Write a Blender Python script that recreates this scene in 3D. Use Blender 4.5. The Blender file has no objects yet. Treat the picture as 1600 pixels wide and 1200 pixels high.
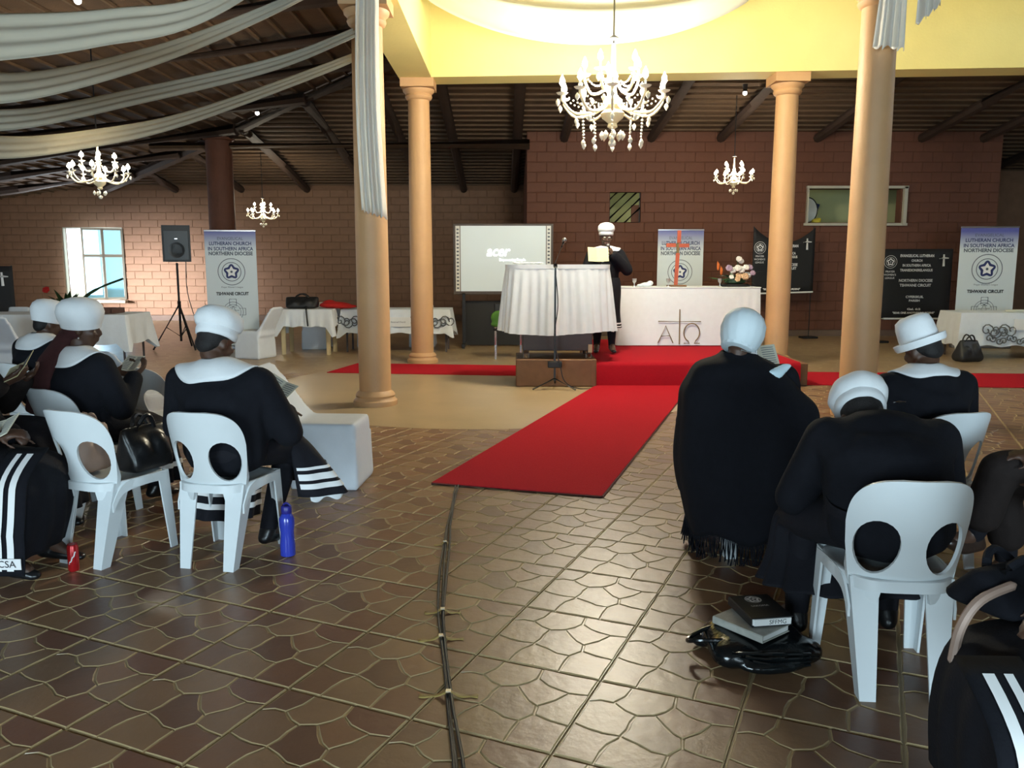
import bpy, bmesh, math, random
from mathutils import Vector, Matrix, Euler
from mathutils.bvhtree import BVHTree
from mathutils.geometry import delaunay_2d_cdt
R = math.radians
rnd = random.Random(7)
S = bpy.context.scene
COL = S.collection

# ---------------------------------------------------------------- camera, world, light, exposure
cam_d = bpy.data.cameras.new('camera'); cam = bpy.data.objects.new('camera', cam_d); COL.objects.link(cam)
cam.location = (0, 0, 1.5); cam.rotation_euler = (R(90 - 8.272), 0, 0)
cam_d.sensor_width = 36; cam_d.lens = 36 * 1300 / 1600; cam_d.clip_start = 0.05; cam_d.clip_end = 200
S.camera = cam
S.view_settings.view_transform = 'Standard'; S.view_settings.look = 'None'
S.view_settings.gamma = 1; S.view_settings.use_curve_mapping = False
S.view_settings.exposure = 0.1
S.cycles.use_denoising = True
S.cycles.sample_clamp_indirect = 6; S.cycles.max_bounces = 7; S.cycles.diffuse_bounces = 4
S.cycles.caustics_reflective = False; S.cycles.caustics_refractive = False

W = bpy.data.worlds.new('World'); S.world = W; W.use_nodes = True
bgn = W.node_tree.nodes['Background']
bgn.inputs[0].default_value = (0.80, 0.90, 1.0, 1); bgn.inputs[1].default_value = 4.0

def area(name, loc, target, sx, sy, power, col):
    d = bpy.data.lights.new(name, 'AREA'); d.shape = 'RECTANGLE'; d.size = sx; d.size_y = sy
    d.energy = power; d.color = col
    o = bpy.data.objects.new(name, d); COL.objects.link(o); o.location = loc
    o.rotation_euler = (Vector(target) - Vector(loc)).to_track_quat('-Z', 'Y').to_euler()
    return o
# daylight through the hall's open doors behind the camera and the open casement at the back
area('daylight_front_doors', (-3.4, -4.85, 1.5), (-2.6, 4, 0.8), 3.0, 2.4, 430, (0.64, 0.88, 1.0))
area('daylight_front_doors_two', (3.2, -4.85, 1.5), (2.2, 4, 0.8), 3.0, 2.4, 380, (0.64, 0.88, 1.0))
area('daylight_side_door', (-14.42, 16.8, 1.35), (-9.2, 22.0, 0.8), 2.0, 2.0, 110, (0.95, 0.96, 1.0)).data.spread = R(27)
area('daylight_casement', (-11.25, 21.95, 1.5), (-8.5, 15, 0.2), 0.9, 1.7, 160, (0.85, 0.93, 1.0))

# ---------------------------------------------------------------- materials
MATS = {}
def mat(name, col, rough=0.6, var=0.12, scale=12.0, bump=0.0, metal=0.0, spec=0.5, bscale=None, emit=None, estr=0, trans=0, alpha=None, coat=0, attr=None):
    if name in MATS: return MATS[name]
    m = bpy.data.materials.new(name); m.use_nodes = True; MATS[name] = m
    nt = m.node_tree; b = nt.nodes['Principled BSDF']
    b.inputs['Roughness'].default_value = rough; b.inputs['Metallic'].default_value = metal
    b.inputs['Specular IOR Level'].default_value = spec
    tc = nt.nodes.new('ShaderNodeTexCoord'); no = nt.nodes.new('ShaderNodeTexNoise')
    no.inputs['Scale'].default_value = scale; no.inputs['Detail'].default_value = 4
    nt.links.new(tc.outputs['Object'], no.inputs['Vector'])
    mx = nt.nodes.new('ShaderNodeMix'); mx.data_type = 'RGBA'
    lo = tuple(max(0, c * (1 - var)) for c in col); hi = tuple(min(1, c * (1 + var)) for c in col)
    mx.inputs['A'].default_value = (*lo, 1); mx.inputs['B'].default_value = (*hi, 1)
    nt.links.new(no.outputs['Fac'], mx.inputs['Factor'])
    out = mx.outputs['Result']
    if attr:
        at = nt.nodes.new('ShaderNodeAttribute'); at.attribute_name = attr
        mm = nt.nodes.new('ShaderNodeMix'); mm.data_type = 'RGBA'; mm.blend_type = 'MULTIPLY'; mm.inputs['Factor'].default_value = 1
        nt.links.new(out, mm.inputs['A']); nt.links.new(at.outputs['Color'], mm.inputs['B']); out = mm.outputs['Result']
    nt.links.new(out, b.inputs['Base Color'])
    if bump:
        n2 = nt.nodes.new('ShaderNodeTexNoise'); n2.inputs['Scale'].default_value = bscale or scale * 4; n2.inputs['Detail'].default_value = 5
        nt.links.new(tc.outputs['Object'], n2.inputs['Vector'])
        bp = nt.nodes.new('ShaderNodeBump'); bp.inputs['Strength'].default_value = bump; bp.inputs['Distance'].default_value = 0.01
        nt.links.new(n2.outputs['Fac'], bp.inputs['Height']); nt.links.new(bp.outputs['Normal'], b.inputs['Normal'])
    if emit:
        b.inputs['Emission Color'].default_value = (*emit, 1); b.inputs['Emission Strength'].default_value = estr
    if trans: b.inputs['Transmission Weight'].default_value = trans
    if coat: b.inputs['Coat Weight'].default_value = coat; b.inputs['Coat Roughness'].default_value = 0.1
    if alpha is not None: b.inputs['Alpha'].default_value = alpha
    return m

M_white_plastic = mat('white_plastic', (0.70, 0.74, 0.76), 0.38, 0.05, 6, 0.03)
M_cover = mat('white_chair_cover', (0.74, 0.79, 0.85), 0.75, 0.06, 9, 0.1)
M_cloth = mat('white_tablecloth', (0.74, 0.79, 0.84), 0.8, 0.05, 14, 0.15)
M_pulpit_cloth = mat('cream_white_satin', (0.80, 0.83, 0.86), 0.6, 0.06, 10, 0.1)
M_black = mat('black_wool', (0.0065, 0.0070, 0.0105), 0.92, 0.3, 30, 0.2, spec=0.2)
M_black2 = mat('black_skirt_cloth', (0.008, 0.008, 0.012), 0.85, 0.3, 30, 0.2, spec=0.25)
M_brownblack = mat('dark_brown_cloth', (0.016, 0.011, 0.010), 0.85, 0.3, 24, 0.2, spec=0.25)
M_whitefab = mat('white_hat_cloth', (0.78, 0.80, 0.82), 0.72, 0.05, 20, 0.15)
M_bluewhite = mat('pale_blue_white_cap_cloth', (0.70, 0.80, 0.85), 0.6, 0.07, 9, 0.1)
M_skin = mat('dark_brown_skin', (0.075, 0.036, 0.022), 0.5, 0.15, 18, 0.05)
M_hair = mat('black_hair', (0.008, 0.006, 0.006), 0.7, 0.3, 60, 0.4)
M_scarf = mat('maroon_scarf', (0.045, 0.010, 0.010), 0.9, 0.3, 40, 0.3)
M_eye = mat('eye_white', (0.7, 0.68, 0.65), 0.3, 0.02)
M_pupil = mat('eye_pupil', (0.01, 0.008, 0.006), 0.2, 0.02)
M_lip = mat('lip_brown', (0.11, 0.04, 0.035), 0.45, 0.1)
M_shoe = mat('black_leather', (0.010, 0.010, 0.011), 0.3, 0.2, 30, 0.1)
M_brownshoe = mat('brown_leather', (0.03, 0.018, 0.014), 0.35, 0.2, 30, 0.1)
M_sock = mat('white_sock', (0.72, 0.74, 0.76), 0.9, 0.05, 40, 0.2)
M_paper = mat('cream_paper', (0.72, 0.66, 0.40), 0.8, 0.06, 8)
M_paper2 = mat('pale_paper', (0.68, 0.66, 0.54), 0.8, 0.06, 8)
M_whitepaper = mat('white_paper', (0.80, 0.81, 0.80), 0.8, 0.03, 8)
M_ink = mat('black_ink', (0.01, 0.01, 0.015), 0.6, 0.02)
M_navyink = mat('navy_ink', (0.02, 0.03, 0.13), 0.6, 0.05)
M_greyink = mat('grey_ink', (0.09, 0.11, 0.15), 0.6, 0.05)
M_white_print = mat('white_print', (0.82, 0.82, 0.82), 0.6, 0.02)
M_bannerblack = mat('black_banner_cloth', (0.010, 0.010, 0.012), 0.75, 0.2, 20, 0.1)
M_carpet = mat('red_carpet', (0.42, 0.011, 0.022), 0.95, 0.14, 60, 0.5, spec=0.1, bscale=300)
M_carpet_edge = mat('carpet_binding', (0.10, 0.02, 0.02), 0.9, 0.1, 60)
M_column = mat('peach_plaster', (0.56, 0.335, 0.165), 0.55, 0.14, 3.0, 0.15, bscale=40)
M_yellow = mat('yellow_painted_block', (0.78, 0.68, 0.27), 0.6, 0.07, 2.5, 0.2, bscale=30)
M_wood_dark = mat('dark_pole_wood', (0.038, 0.021, 0.014), 0.7, 0.3, 8, 0.4)
M_batten = mat('batten_wood', (0.10, 0.057, 0.028), 0.75, 0.3, 9, 0.3)
M_roof = mat('reed_ceiling', (0.078, 0.043, 0.021), 0.85, 0.45, 5, 0.6, bscale=60)
M_brick = mat('red_brown_brick', (0.125, 0.046, 0.025), 0.75, 0.25, 6, 0.4, bscale=70)
M_brick2 = mat('tan_brown_brick', (0.215, 0.118, 0.068), 0.75, 0.22, 6, 0.4, bscale=70)
M_mortar = mat('brick_mortar', (0.112, 0.042, 0.023), 0.9, 0.2, 12, 0.3)
M_mortar2 = mat('tan_mortar', (0.175, 0.096, 0.056), 0.9, 0.2, 12, 0.3)
M_skirting = mat('grey_cement_skirting', (0.13, 0.085, 0.062), 0.7, 0.2, 7, 0.2)
M_darkwood = mat('old_wood_box', (0.20, 0.095, 0.040), 0.6, 0.35, 6, 0.3)
M_greywood = mat('dark_grey_board', (0.085, 0.068, 0.066), 0.6, 0.2, 10, 0.1)
M_chrome = mat('chrome', (0.75, 0.75, 0.75), 0.18, 0.03, 5, metal=1)
M_blackmetal = mat('black_metal', (0.012, 0.012, 0.013), 0.4, 0.1, 20)
M_blackplastic = mat('black_plastic', (0.012, 0.012, 0.013), 0.5, 0.1, 20, 0.05)
M_greymetal = mat('grey_metal', (0.25, 0.25, 0.26), 0.35, 0.05, 9, metal=0.8)
M_glass = mat('chandelier_crystal', (0.85, 0.80, 0.68), 0.08, 0.04, 5, spec=1.0)
M_cream_glass = mat('cream_glass_arm', (0.80, 0.70, 0.48), 0.15, 0.05, 5, spec=0.9)
M_bulb = mat('lit_bulb', (1, 0.9, 0.7), 0.4, 0, emit=(1.0, 0.90, 0.66), estr=30)
M_bulb2 = mat('lit_spot_bulb', (1, 0.9, 0.8), 0.4, 0, emit=(1.0, 0.95, 0.9), estr=14)
M_sheer = mat('sheer_white_drape', (0.66, 0.63, 0.55), 0.8, 0.08, 6, 0.1)
M_silk = mat('white_organza', (0.78, 0.77, 0.72), 0.6, 0.06, 6, 0.1)
M_green = mat('leaf_green', (0.035, 0.085, 0.022), 0.5, 0.35, 20, 0.1)
M_darkgreen = mat('dark_leaf_green', (0.020, 0.055, 0.018), 0.5, 0.3, 20, 0.1)
M_greencloth = mat('bright_green_cloth', (0.05, 0.16, 0.02), 0.8, 0.2, 20, 0.2)
M_red = mat('red_cloth', (0.50, 0.012, 0.010), 0.8, 0.15, 15, 0.3)
M_sash = mat('orange_red_wood', (0.42, 0.075, 0.025), 0.45, 0.2, 20)
M_gold = mat('gold_braid', (0.17, 0.12, 0.045), 0.6, 0.2, 40)
M_petalw = mat('white_petal', (0.78, 0.76, 0.74), 0.6, 0.06, 30)
M_petalp = mat('lilac_petal', (0.36, 0.26, 0.38), 0.6, 0.15, 30)
M_petalo = mat('peach_petal', (0.62, 0.40, 0.24), 0.6, 0.15, 30)
M_orange = mat('orange_petal', (0.62, 0.15, 0.02), 0.5, 0.15, 30)
M_bluebottle = mat('translucent_blue_plastic', (0.045, 0.075, 0.62), 0.16, 0.06, 6, trans=0.35)
M_bluecap = mat('dark_blue_cap', (0.02, 0.02, 0.22), 0.4, 0.06, 6)
M_bluebag = mat('teal_blue_bag', (0.012, 0.09, 0.16), 0.5, 0.25, 14, 0.4)
M_can = mat('red_can', (0.42, 0.012, 0.015), 0.25, 0.1, 10, metal=0.3)
M_alu = mat('aluminium', (0.6, 0.6, 0.62), 0.3, 0.04, 10, metal=1)
M_vinyl = mat('black_vinyl', (0.006, 0.008, 0.009), 0.16, 0.2, 16, 0.5, bscale=14)
M_beigebag = mat('beige_leather', (0.36, 0.25, 0.20), 0.5, 0.15, 10, 0.1)
M_bible = mat('black_bible_cover', (0.010, 0.010, 0.011), 0.4, 0.1, 30, 0.05)
M_greybook = mat('mottled_grey_book', (0.42, 0.42, 0.38), 0.6, 0.45, 22)
M_creamwall = mat('pale_green_wall', (0.52, 0.54, 0.30), 0.8, 0.1, 3)
M_frame = mat('pale_window_frame', (0.46, 0.44, 0.36), 0.5, 0.06, 9)
M_pane = mat('window_pane_glass', (0.30, 0.58, 0.74), 0.05, 0.03, 4, trans=0.75)
M_plankwood = mat('table_leg_wood', (0.62, 0.50, 0.28), 0.6, 0.12, 9)
M_browntray = mat('brown_wood_tray', (0.10, 0.045, 0.03), 0.5, 0.2, 9)
M_tape = mat('worn_yellow_tape', (0.34, 0.24, 0.07), 0.6, 0.35, 60)
M_silver = mat('silver_tape', (0.7, 0.7, 0.7), 0.3, 0.1, 60, metal=0.8)
M_concrete = mat('tan_polished_concrete', (0.40, 0.295, 0.17), 0.36, 0.18, 1.6, 0.1, bscale=30)
M_grout = mat('pale_grout', (0.48, 0.38, 0.23), 0.6, 0.2, 14, 0.2)
M_tile = mat('stamped_stone_tile', (0.98, 0.98, 0.98), 0.36, 0.22, 9, 0.20, bscale=22, attr='col')
M_yellowobj = mat('yellow_plastic', (0.6, 0.5, 0.05), 0.5, 0.1, 9)
M_enamel = mat('white_enamel', (0.7, 0.72, 0.66), 0.3, 0.05, 9)
M_mask = mat('pale_blue_mask', (0.62, 0.80, 0.88), 0.8, 0.05, 30)
M_rope = mat('pale_cord', (0.6, 0.58, 0.5), 0.8, 0.1, 30)
M_grass = mat('outside_ground', (0.25, 0.24, 0.16), 0.9, 0.3, 2)

def sheer(name, col, tr=.55):
    m = mat(name, col, .8, .06, 5, .08); nt = m.node_tree; b = nt.nodes['Principled BSDF']; out = nt.nodes['Material Output']
    t = nt.nodes.new('ShaderNodeBsdfTranslucent'); mx = nt.nodes.new('ShaderNodeMixShader'); mx.inputs[0].default_value = tr; t.inputs[0].default_value = (*col, 1)
    nt.links.new(b.outputs[0], mx.inputs[1]); nt.links.new(t.outputs[0], mx.inputs[2]); nt.links.new(mx.outputs[0], out.inputs[0]); return m
M_sheer = sheer('sheer_cream_drape', (0.64, 0.60, 0.50), .45); M_organza = sheer('white_organza_drape', (0.90, 0.89, 0.84), .4); M_silk = sheer('sheer_white_organza', (0.72, 0.71, 0.66), .5)

def grad_mat(name, top, bot, z0, z1):
    m = bpy.data.materials.new(name); m.use_nodes = True; nt = m.node_tree; b = nt.nodes['Principled BSDF']
    tc = nt.nodes.new('ShaderNodeTexCoord'); sp = nt.nodes.new('ShaderNodeSeparateXYZ'); mr = nt.nodes.new('ShaderNodeMapRange')
    mr.inputs['From Min'].default_value = z0; mr.inputs['From Max'].default_value = z1
    cr = nt.nodes.new('ShaderNodeValToRGB'); cr.color_ramp.elements[0].color = (*bot, 1); cr.color_ramp.elements[1].color = (*top, 1)
    nt.links.new(tc.outputs['Object'], sp.inputs[0]); nt.links.new(sp.outputs['Z'], mr.inputs['Value'])
    nt.links.new(mr.outputs[0], cr.inputs[0]); nt.links.new(cr.outputs[0], b.inputs['Base Color']); b.inputs['Roughness'].default_value = 0.45
    return m
M_bannerprint = grad_mat('printed_banner_vinyl', (0.10, 0.11, 0.38), (0.66, 0.73, 0.76), 1.72, 2.05)

def floor_mat():
    m = bpy.data.materials.new('tiled_floor_far'); m.use_nodes = True; nt = m.node_tree; b = nt.nodes['Principled BSDF']
    b.inputs['Roughness'].default_value = 0.33
    tc = nt.nodes.new('ShaderNodeTexCoord'); mp = nt.nodes.new('ShaderNodeMapping')
    mp.inputs['Rotation'].default_value = (0, 0, R(-66.4))
    br = nt.nodes.new('ShaderNodeTexVoronoi'); br.feature = 'DISTANCE_TO_EDGE'; br.inputs['Scale'].default_value = 5.5
    v2 = nt.nodes.new('ShaderNodeTexVoronoi'); v2.inputs['Scale'].default_value = 5.5
    nt.links.new(tc.outputs['Object'], mp.inputs[0]); nt.links.new(mp.outputs[0], br.inputs['Vector']); nt.links.new(mp.outputs[0], v2.inputs['Vector'])
    cr = nt.nodes.new('ShaderNodeValToRGB'); cr.color_ramp.elements[0].position = 0.02; cr.color_ramp.elements[1].position = 0.05
    nt.links.new(br.outputs['Distance'], cr.inputs[0])
    c2 = nt.nodes.new('ShaderNodeValToRGB'); c2.color_ramp.elements[0].color = (0.31, 0.20, 0.105, 1); c2.color_ramp.elements[1].color = (0.42, 0.30, 0.17, 1)  # lighter than the near tiles: brighter light there is put into the colour
    nt.links.new(v2.outputs['Color'], c2.inputs[0])
    mx = nt.nodes.new('ShaderNodeMix'); mx.data_type = 'RGBA'; mx.inputs['A'].default_value = (0.42, 0.33, 0.19, 1)
    nt.links.new(c2.outputs[0], mx.inputs['B']); nt.links.new(cr.outputs[0], mx.inputs['Factor']); nt.links.new(mx.outputs['Result'], b.inputs['Base Color'])
    return m
M_floorfar = floor_mat()

# ---------------------------------------------------------------- geometry helpers
def V(*a): return Vector(a)
def frame_from(d, up=Vector((0, 0, 1))):
    d = Vector(d).normalized()
    if abs(d.dot(up)) > 0.98: up = Vector((0, 1, 0))
    x = d.cross(up).normalized(); y = x.cross(d).normalized()
    return x, y, d

def link(name, me, m, parent=None, smooth=True, angle=40):
    if m is not None and not me.materials: me.materials.append(m)
    o = bpy.data.objects.new(name, me); COL.objects.link(o)
    if parent is not None: o.parent = parent
    if smooth:
        me.shade_smooth()
        if angle: me.set_sharp_from_angle(angle=R(angle))
    return o

class MB:
    def __init__(s): s.v = []; s.f = []
    def add(s, vs, fs, M=None):
        n = len(s.v)
        s.v += [tuple(M @ Vector(p)) if M is not None else tuple(p) for p in vs]
        s.f += [tuple(i + n for i in f) for f in fs]; return s
    def box(s, c, d, M=None, bev=0.0):
        x, y, z = (k / 2 for k in d)
        if bev:
            b = min(bev, x * .9, y * .9, z * .9); pts = []
            for sx in (-1, 1):
                for sy in (-1, 1):
                    for sz in (-1, 1):
                        pts += [(c[0] + sx * (x - b), c[1] + sy * (y - b), c[2] + sz * z), (c[0] + sx * (x - b), c[1] + sy * y, c[2] + sz * (z - b)), (c[0] + sx * x, c[1] + sy * (y - b), c[2] + sz * (z - b))]
            return s.hull(pts, M)
        vs = [(c[0] + a * x, c[1] + b * y, c[2] + e * z) for a in (-1, 1) for b in (-1, 1) for e in (-1, 1)]
        return s.add(vs, [(0, 1, 3, 2), (4, 6, 7, 5), (0, 4, 5, 1), (2, 3, 7, 6), (0, 2, 6, 4), (1, 5, 7, 3)], M)
    def hull(s, pts, M=None):
        bm = bmesh.new()
        for p in pts: bm.verts.new(p)
        bm.verts.ensure_lookup_table()
        r = bmesh.ops.convex_hull(bm, input=bm.verts)
        dead = {g for g in r['geom_interior'] + r['geom_unused'] if isinstance(g, bmesh.types.BMVert)}
        bmesh.ops.delete(bm, geom=list(dead), context='VERTS')
        bm.verts.index_update()
        s.add([v.co[:] for v in bm.verts], [tuple(v.index for v in f.verts) for f in bm.faces], M); bm.free(); return s
    def tube(s, path, r, n=10, cap=True, closed=False):
        path = [Vector(p) for p in path]; rs = r if isinstance(r, (list, tuple)) else [r] * len(path)
        base = len(s.v); px = None
        for i, p in enumerate(path):
            if closed: d = path[(i + 1) % len(path)] - path[i - 1]
            else: d = path[min(i + 1, len(path) - 1)] - path[max(i - 1, 0)]
            if px is None: x, y, _ = frame_from(d)
            else:
                d.normalize(); x = (px - d * px.dot(d)).normalized(); y = d.cross(x)
            px = x
            for k in range(n):
                a = 2 * math.pi * k / n; s.v.append(tuple(p + (x * math.cos(a) + y * math.sin(a)) * rs[i]))
        m = len(path)
        for i in range(m if closed else m - 1):
            for k in range(n):
                a = base + i * n + k; b = base + i * n + (k + 1) % n; j = ((i + 1) % m) * n
                s.f.append((a, b, base + j + (k + 1) % n, base + j + k))
        if cap and not closed:
            s.f.append(tuple(base + k for k in reversed(range(n)))); s.f.append(tuple(base + (m - 1) * n + k for k in range(n)))
        return s
    def cyl(s, p0, p1, r0, r1=None, n=14): return s.tube([p0, p1], [r0, r0 if r1 is None else r1], n)
    def lathe(s, prof, n=24, c=(0, 0, 0), M=None, sx=1, sy=1, wob=None):
        vs = []; fs = []; m = len(prof)
        for i, (r, z) in enumerate(prof):
            for k in range(n):
                a = 2 * math.pi * k / n; rr = r * (1 + (wob(a, z) if wob else 0))
                vs.append((c[0] + rr * math.cos(a) * sx, c[1] + rr * math.sin(a) * sy, c[2] + z))
        for i in range(m - 1):
            for k in range(n): fs.append((i * n + k, i * n + (k + 1) % n, (i + 1) * n + (k + 1) % n, (i + 1) * n + k))
        fs.append(tuple(reversed(range(n)))); fs.append(tuple((m - 1) * n + k for k in range(n)))
        return s.add(vs, fs, M)
    def ell(s, c, r, M=None, n=12):
        if not isinstance(r, (list, tuple)): r = (r, r, r)
        prof = [(max(1e-4, math.sin(math.pi * i / n)), -math.cos(math.pi * i / n)) for i in range(n + 1)]
        vs = []; fs = []; k2 = n + 4
        for q, z in prof:
            for k in range(k2): vs.append((c[0] + r[0] * q * math.cos(2 * math.pi * k / k2), c[1] + r[1] * q * math.sin(2 * math.pi * k / k2), c[2] + r[2] * z))
        for i in range(n):
            for k in range(k2): fs.append((i * k2 + k, i * k2 + (k + 1) % k2, (i + 1) * k2 + (k + 1) % k2, (i + 1) * k2 + k))
        return s.add(vs, fs, M)
    def grid(s, fn, nu, nv, closed_u=False, M=None):
        vs = [tuple(fn(u / (nu if closed_u else nu - 1), v / (nv - 1))) for v in range(nv) for u in range(nu)]
        fs = []
        for v in range(nv - 1):
            for u in range(nu if closed_u else nu - 1):
                fs.append((v * nu + u, v * nu + (u + 1) % nu, (v + 1) * nu + (u + 1) % nu, (v + 1) * nu + u))
        return s.add(vs, fs, M)
    def poly(s, pts, depth, M=None):            # flat outline in XZ, thickness along Y (front face at y=0, back at +depth)
        n = len(pts)
        vs = [(x, 0, z) for x, z in pts] + [(x, depth, z) for x, z in pts]
        return s.add(vs, [tuple(range(n)), tuple(reversed(range(n, 2 * n)))] + [(i, i + n, (i + 1) % n + n, (i + 1) % n) for i in range(n)], M)
    def annulus(s, c, r0, r1, n=36, y=0, depth=0.001):
        vs = []; fs = []
        for k in range(n):
            a = 2 * math.pi * k / n
            for r in (r0, r1): vs.append((c[0] + r * math.cos(a), y, c[1] + r * math.sin(a)))
        for k in range(n): j = (k + 1) % n; fs.append((2 * k, 2 * k + 1, 2 * j + 1, 2 * j))
        return s.add(vs, fs)
    def mesh(s, name='m', fix=True):
        me = bpy.data.meshes.new(name); me.from_pydata(s.v, [], s.f); me.validate()
        if fix:
            bm = bmesh.new(); bm.from_mesh(me); bmesh.ops.recalc_face_normals(bm, faces=bm.faces); bm.to_mesh(me); bm.free()
        return me
    def build(s, name, m, parent=None, smooth=True, angle=40, thick=0.0):
        me = s.mesh(name)
        if thick:
            bm = bmesh.new(); bm.from_mesh(me); bmesh.ops.solidify(bm, geom=bm.faces[:], thickness=thick); bm.to_mesh(me); bm.free()
        return link(name, me, m, parent, smooth, angle)

ICO = None
def ico():
    global ICO
    if ICO is None:
        bm = bmesh.new(); bmesh.ops.create_icosphere(bm, subdivisions=2, radius=1); ICO = [v.co.copy() for v in bm.verts]; bm.free()
    return ICO
class Blob:                                        # union of convex lumps, remeshed into one continuous skin
    def __init__(s, voxel=0.012): s.mb = MB(); s.vx = voxel
    def hull(s, items, M=None):
        pts = []
        for c, r in items:
            r = r if isinstance(r, (list, tuple)) else (r, r, r)
            pts += [(c[0] + p.x * r[0], c[1] + p.y * r[1], c[2] + p.z * r[2]) for p in ico()]
        s.mb.hull(pts, M); return s
    def ell(s, c, r, M=None): return s.hull([(c, r)], M)
    def cap(s, p0, r0, p1, r1): return s.hull([(p0, r0), (p1, r1)])
    def chain(s, pts, rs):
        for i in range(len(pts) - 1): s.cap(pts[i], rs[i], pts[i + 1], rs[i + 1])
        return s
    def mesh(s, name, smooth=4):
        me = s.mb.mesh(name); o = bpy.data.objects.new('tmp', me); COL.objects.link(o)
        m = o.modifiers.new('r', 'REMESH'); m.mode = 'VOXEL'; m.voxel_size = s.vx
        if smooth:
            k = o.modifiers.new('s', 'SMOOTH'); k.factor = 0.5; k.iterations = smooth
        dg = bpy.context.evaluated_depsgraph_get(); out = bpy.data.meshes.new_from_object(o.evaluated_get(dg))
        bpy.data.objects.remove(o); bpy.data.meshes.remove(me); out.name = name
        return out
    def build(s, name, m, parent=None, smooth=4):
        me = s.mesh(name, smooth); me.materials.clear(); me.materials.append(m)
        return link(name, me, None, parent, True, None)

def tag(o, label=None, cat=None, group=None, kind=None):
    if label: o['label'] = label
    if cat: o['category'] = cat
    if group: o['group'] = group
    if kind: o['kind'] = kind
    return o
def thing(name, label, cat, loc=(0, 0, 0), rz=0, group=None):
    o = bpy.data.objects.new(name, None); COL.objects.link(o); o.location = loc; o.rotation_euler = (0, 0, R(rz)); o.empty_display_size = 0.1
    return tag(o, label, cat, group)
def dup(root, loc, rz, label=None, group=None, tilt=None):
    r = root.copy(); COL.objects.link(r); r.location = loc; r.rotation_euler = tilt or (0, 0, R(rz))
    if label: r['label'] = label
    if group: r['group'] = group
    for ch in list(root.children):
        c = ch.copy(); COL.objects.link(c); c.parent = r
        for gch in list(ch.children):
            d = gch.copy(); COL.objects.link(d); d.parent = c
    return r
def struct(name, mb, m, parent=None, smooth=False):
    o = mb.build(name, m, parent, smooth)
    if parent is None: o['kind'] = 'structure'
    return o
def sempty(name):
    o = bpy.data.objects.new(name, None); COL.objects.link(o); o['kind'] = 'structure'; return o
def text(name, s, size, loc, m, parent, rot=(90, 0, 0), bold=0.0, width=None, align='CENTER', shear=0):
    cu = bpy.data.curves.new('t', 'FONT'); cu.body = s; cu.size = size; cu.align_x = align; cu.align_y = 'CENTER'; cu.offset = bold; cu.shear = shear
    cu.resolution_u = 3; cu.fill_mode = 'FRONT'
    o = bpy.data.objects.new('t', cu); COL.objects.link(o)
    dg = bpy.context.evaluated_depsgraph_get(); me = bpy.data.meshes.new_from_object(o.evaluated_get(dg)); bpy.data.objects.remove(o)
    if width and len(me.vertices):
        xs = [v.co.x for v in me.vertices]; k = width / (max(xs) - min(xs))
        for v in me.vertices: v.co.x *= k
    me.materials.clear(); q = link(name, me, m, parent, False)
    q.location = loc; q.rotation_euler = tuple(R(a) for a in rot); return q
def bez(p0, p1, p2, n=10):
    p0, p1, p2 = Vector(p0), Vector(p1), Vector(p2)
    return [p0 * (1 - t) ** 2 + p1 * 2 * t * (1 - t) + p2 * t * t for t in (i / n for i in range(n + 1))]
def spline(pts, n=6):
    pts = [Vector(p) for p in pts]; out = []
    for i in range(len(pts) - 1):
        a = pts[max(i - 1, 0)]; b = pts[i]; c = pts[i + 1]; d = pts[min(i + 2, len(pts) - 1)]
        for k in range(n):
            t = k / n; out.append(0.5 * ((2 * b) + (c - a) * t + (2 * a - 5 * b + 4 * c - d) * t * t + (3 * b - a - 3 * c + d) * t ** 3))
    out.append(pts[-1]); return out
# ================================================================ SETTING
TH = R(66.4); E1 = (math.cos(TH), math.sin(TH)); E2 = (math.sin(TH), -math.cos(TH)); TS = 0.5
OA, OB = 0.227, 0.159
CC, CR = (-0.35, 10.1), 2.66                                    # round concrete dais inset in the tiles
def lat(i, j): return (E1[0] * (OA + i * TS) + E2[0] * (OB + j * TS), E1[1] * (OA + i * TS) + E2[1] * (OB + j * TS))
def clip(poly, p, q):                                           # keep the side of the bisector nearer p
    mx, my = (p[0] + q[0]) / 2, (p[1] + q[1]) / 2; nx, ny = q[0] - p[0], q[1] - p[1]; out = []
    for k in range(len(poly)):
        a, b = poly[k], poly[(k + 1) % len(poly)]
        da = (a[0] - mx) * nx + (a[1] - my) * ny; db = (b[0] - mx) * nx + (b[1] - my) * ny
        if da <= 0: out.append(a)
        if da * db < 0: t = da / (da - db); out.append((a[0] + (b[0] - a[0]) * t, a[1] + (b[1] - a[1]) * t))
    return out
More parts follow.
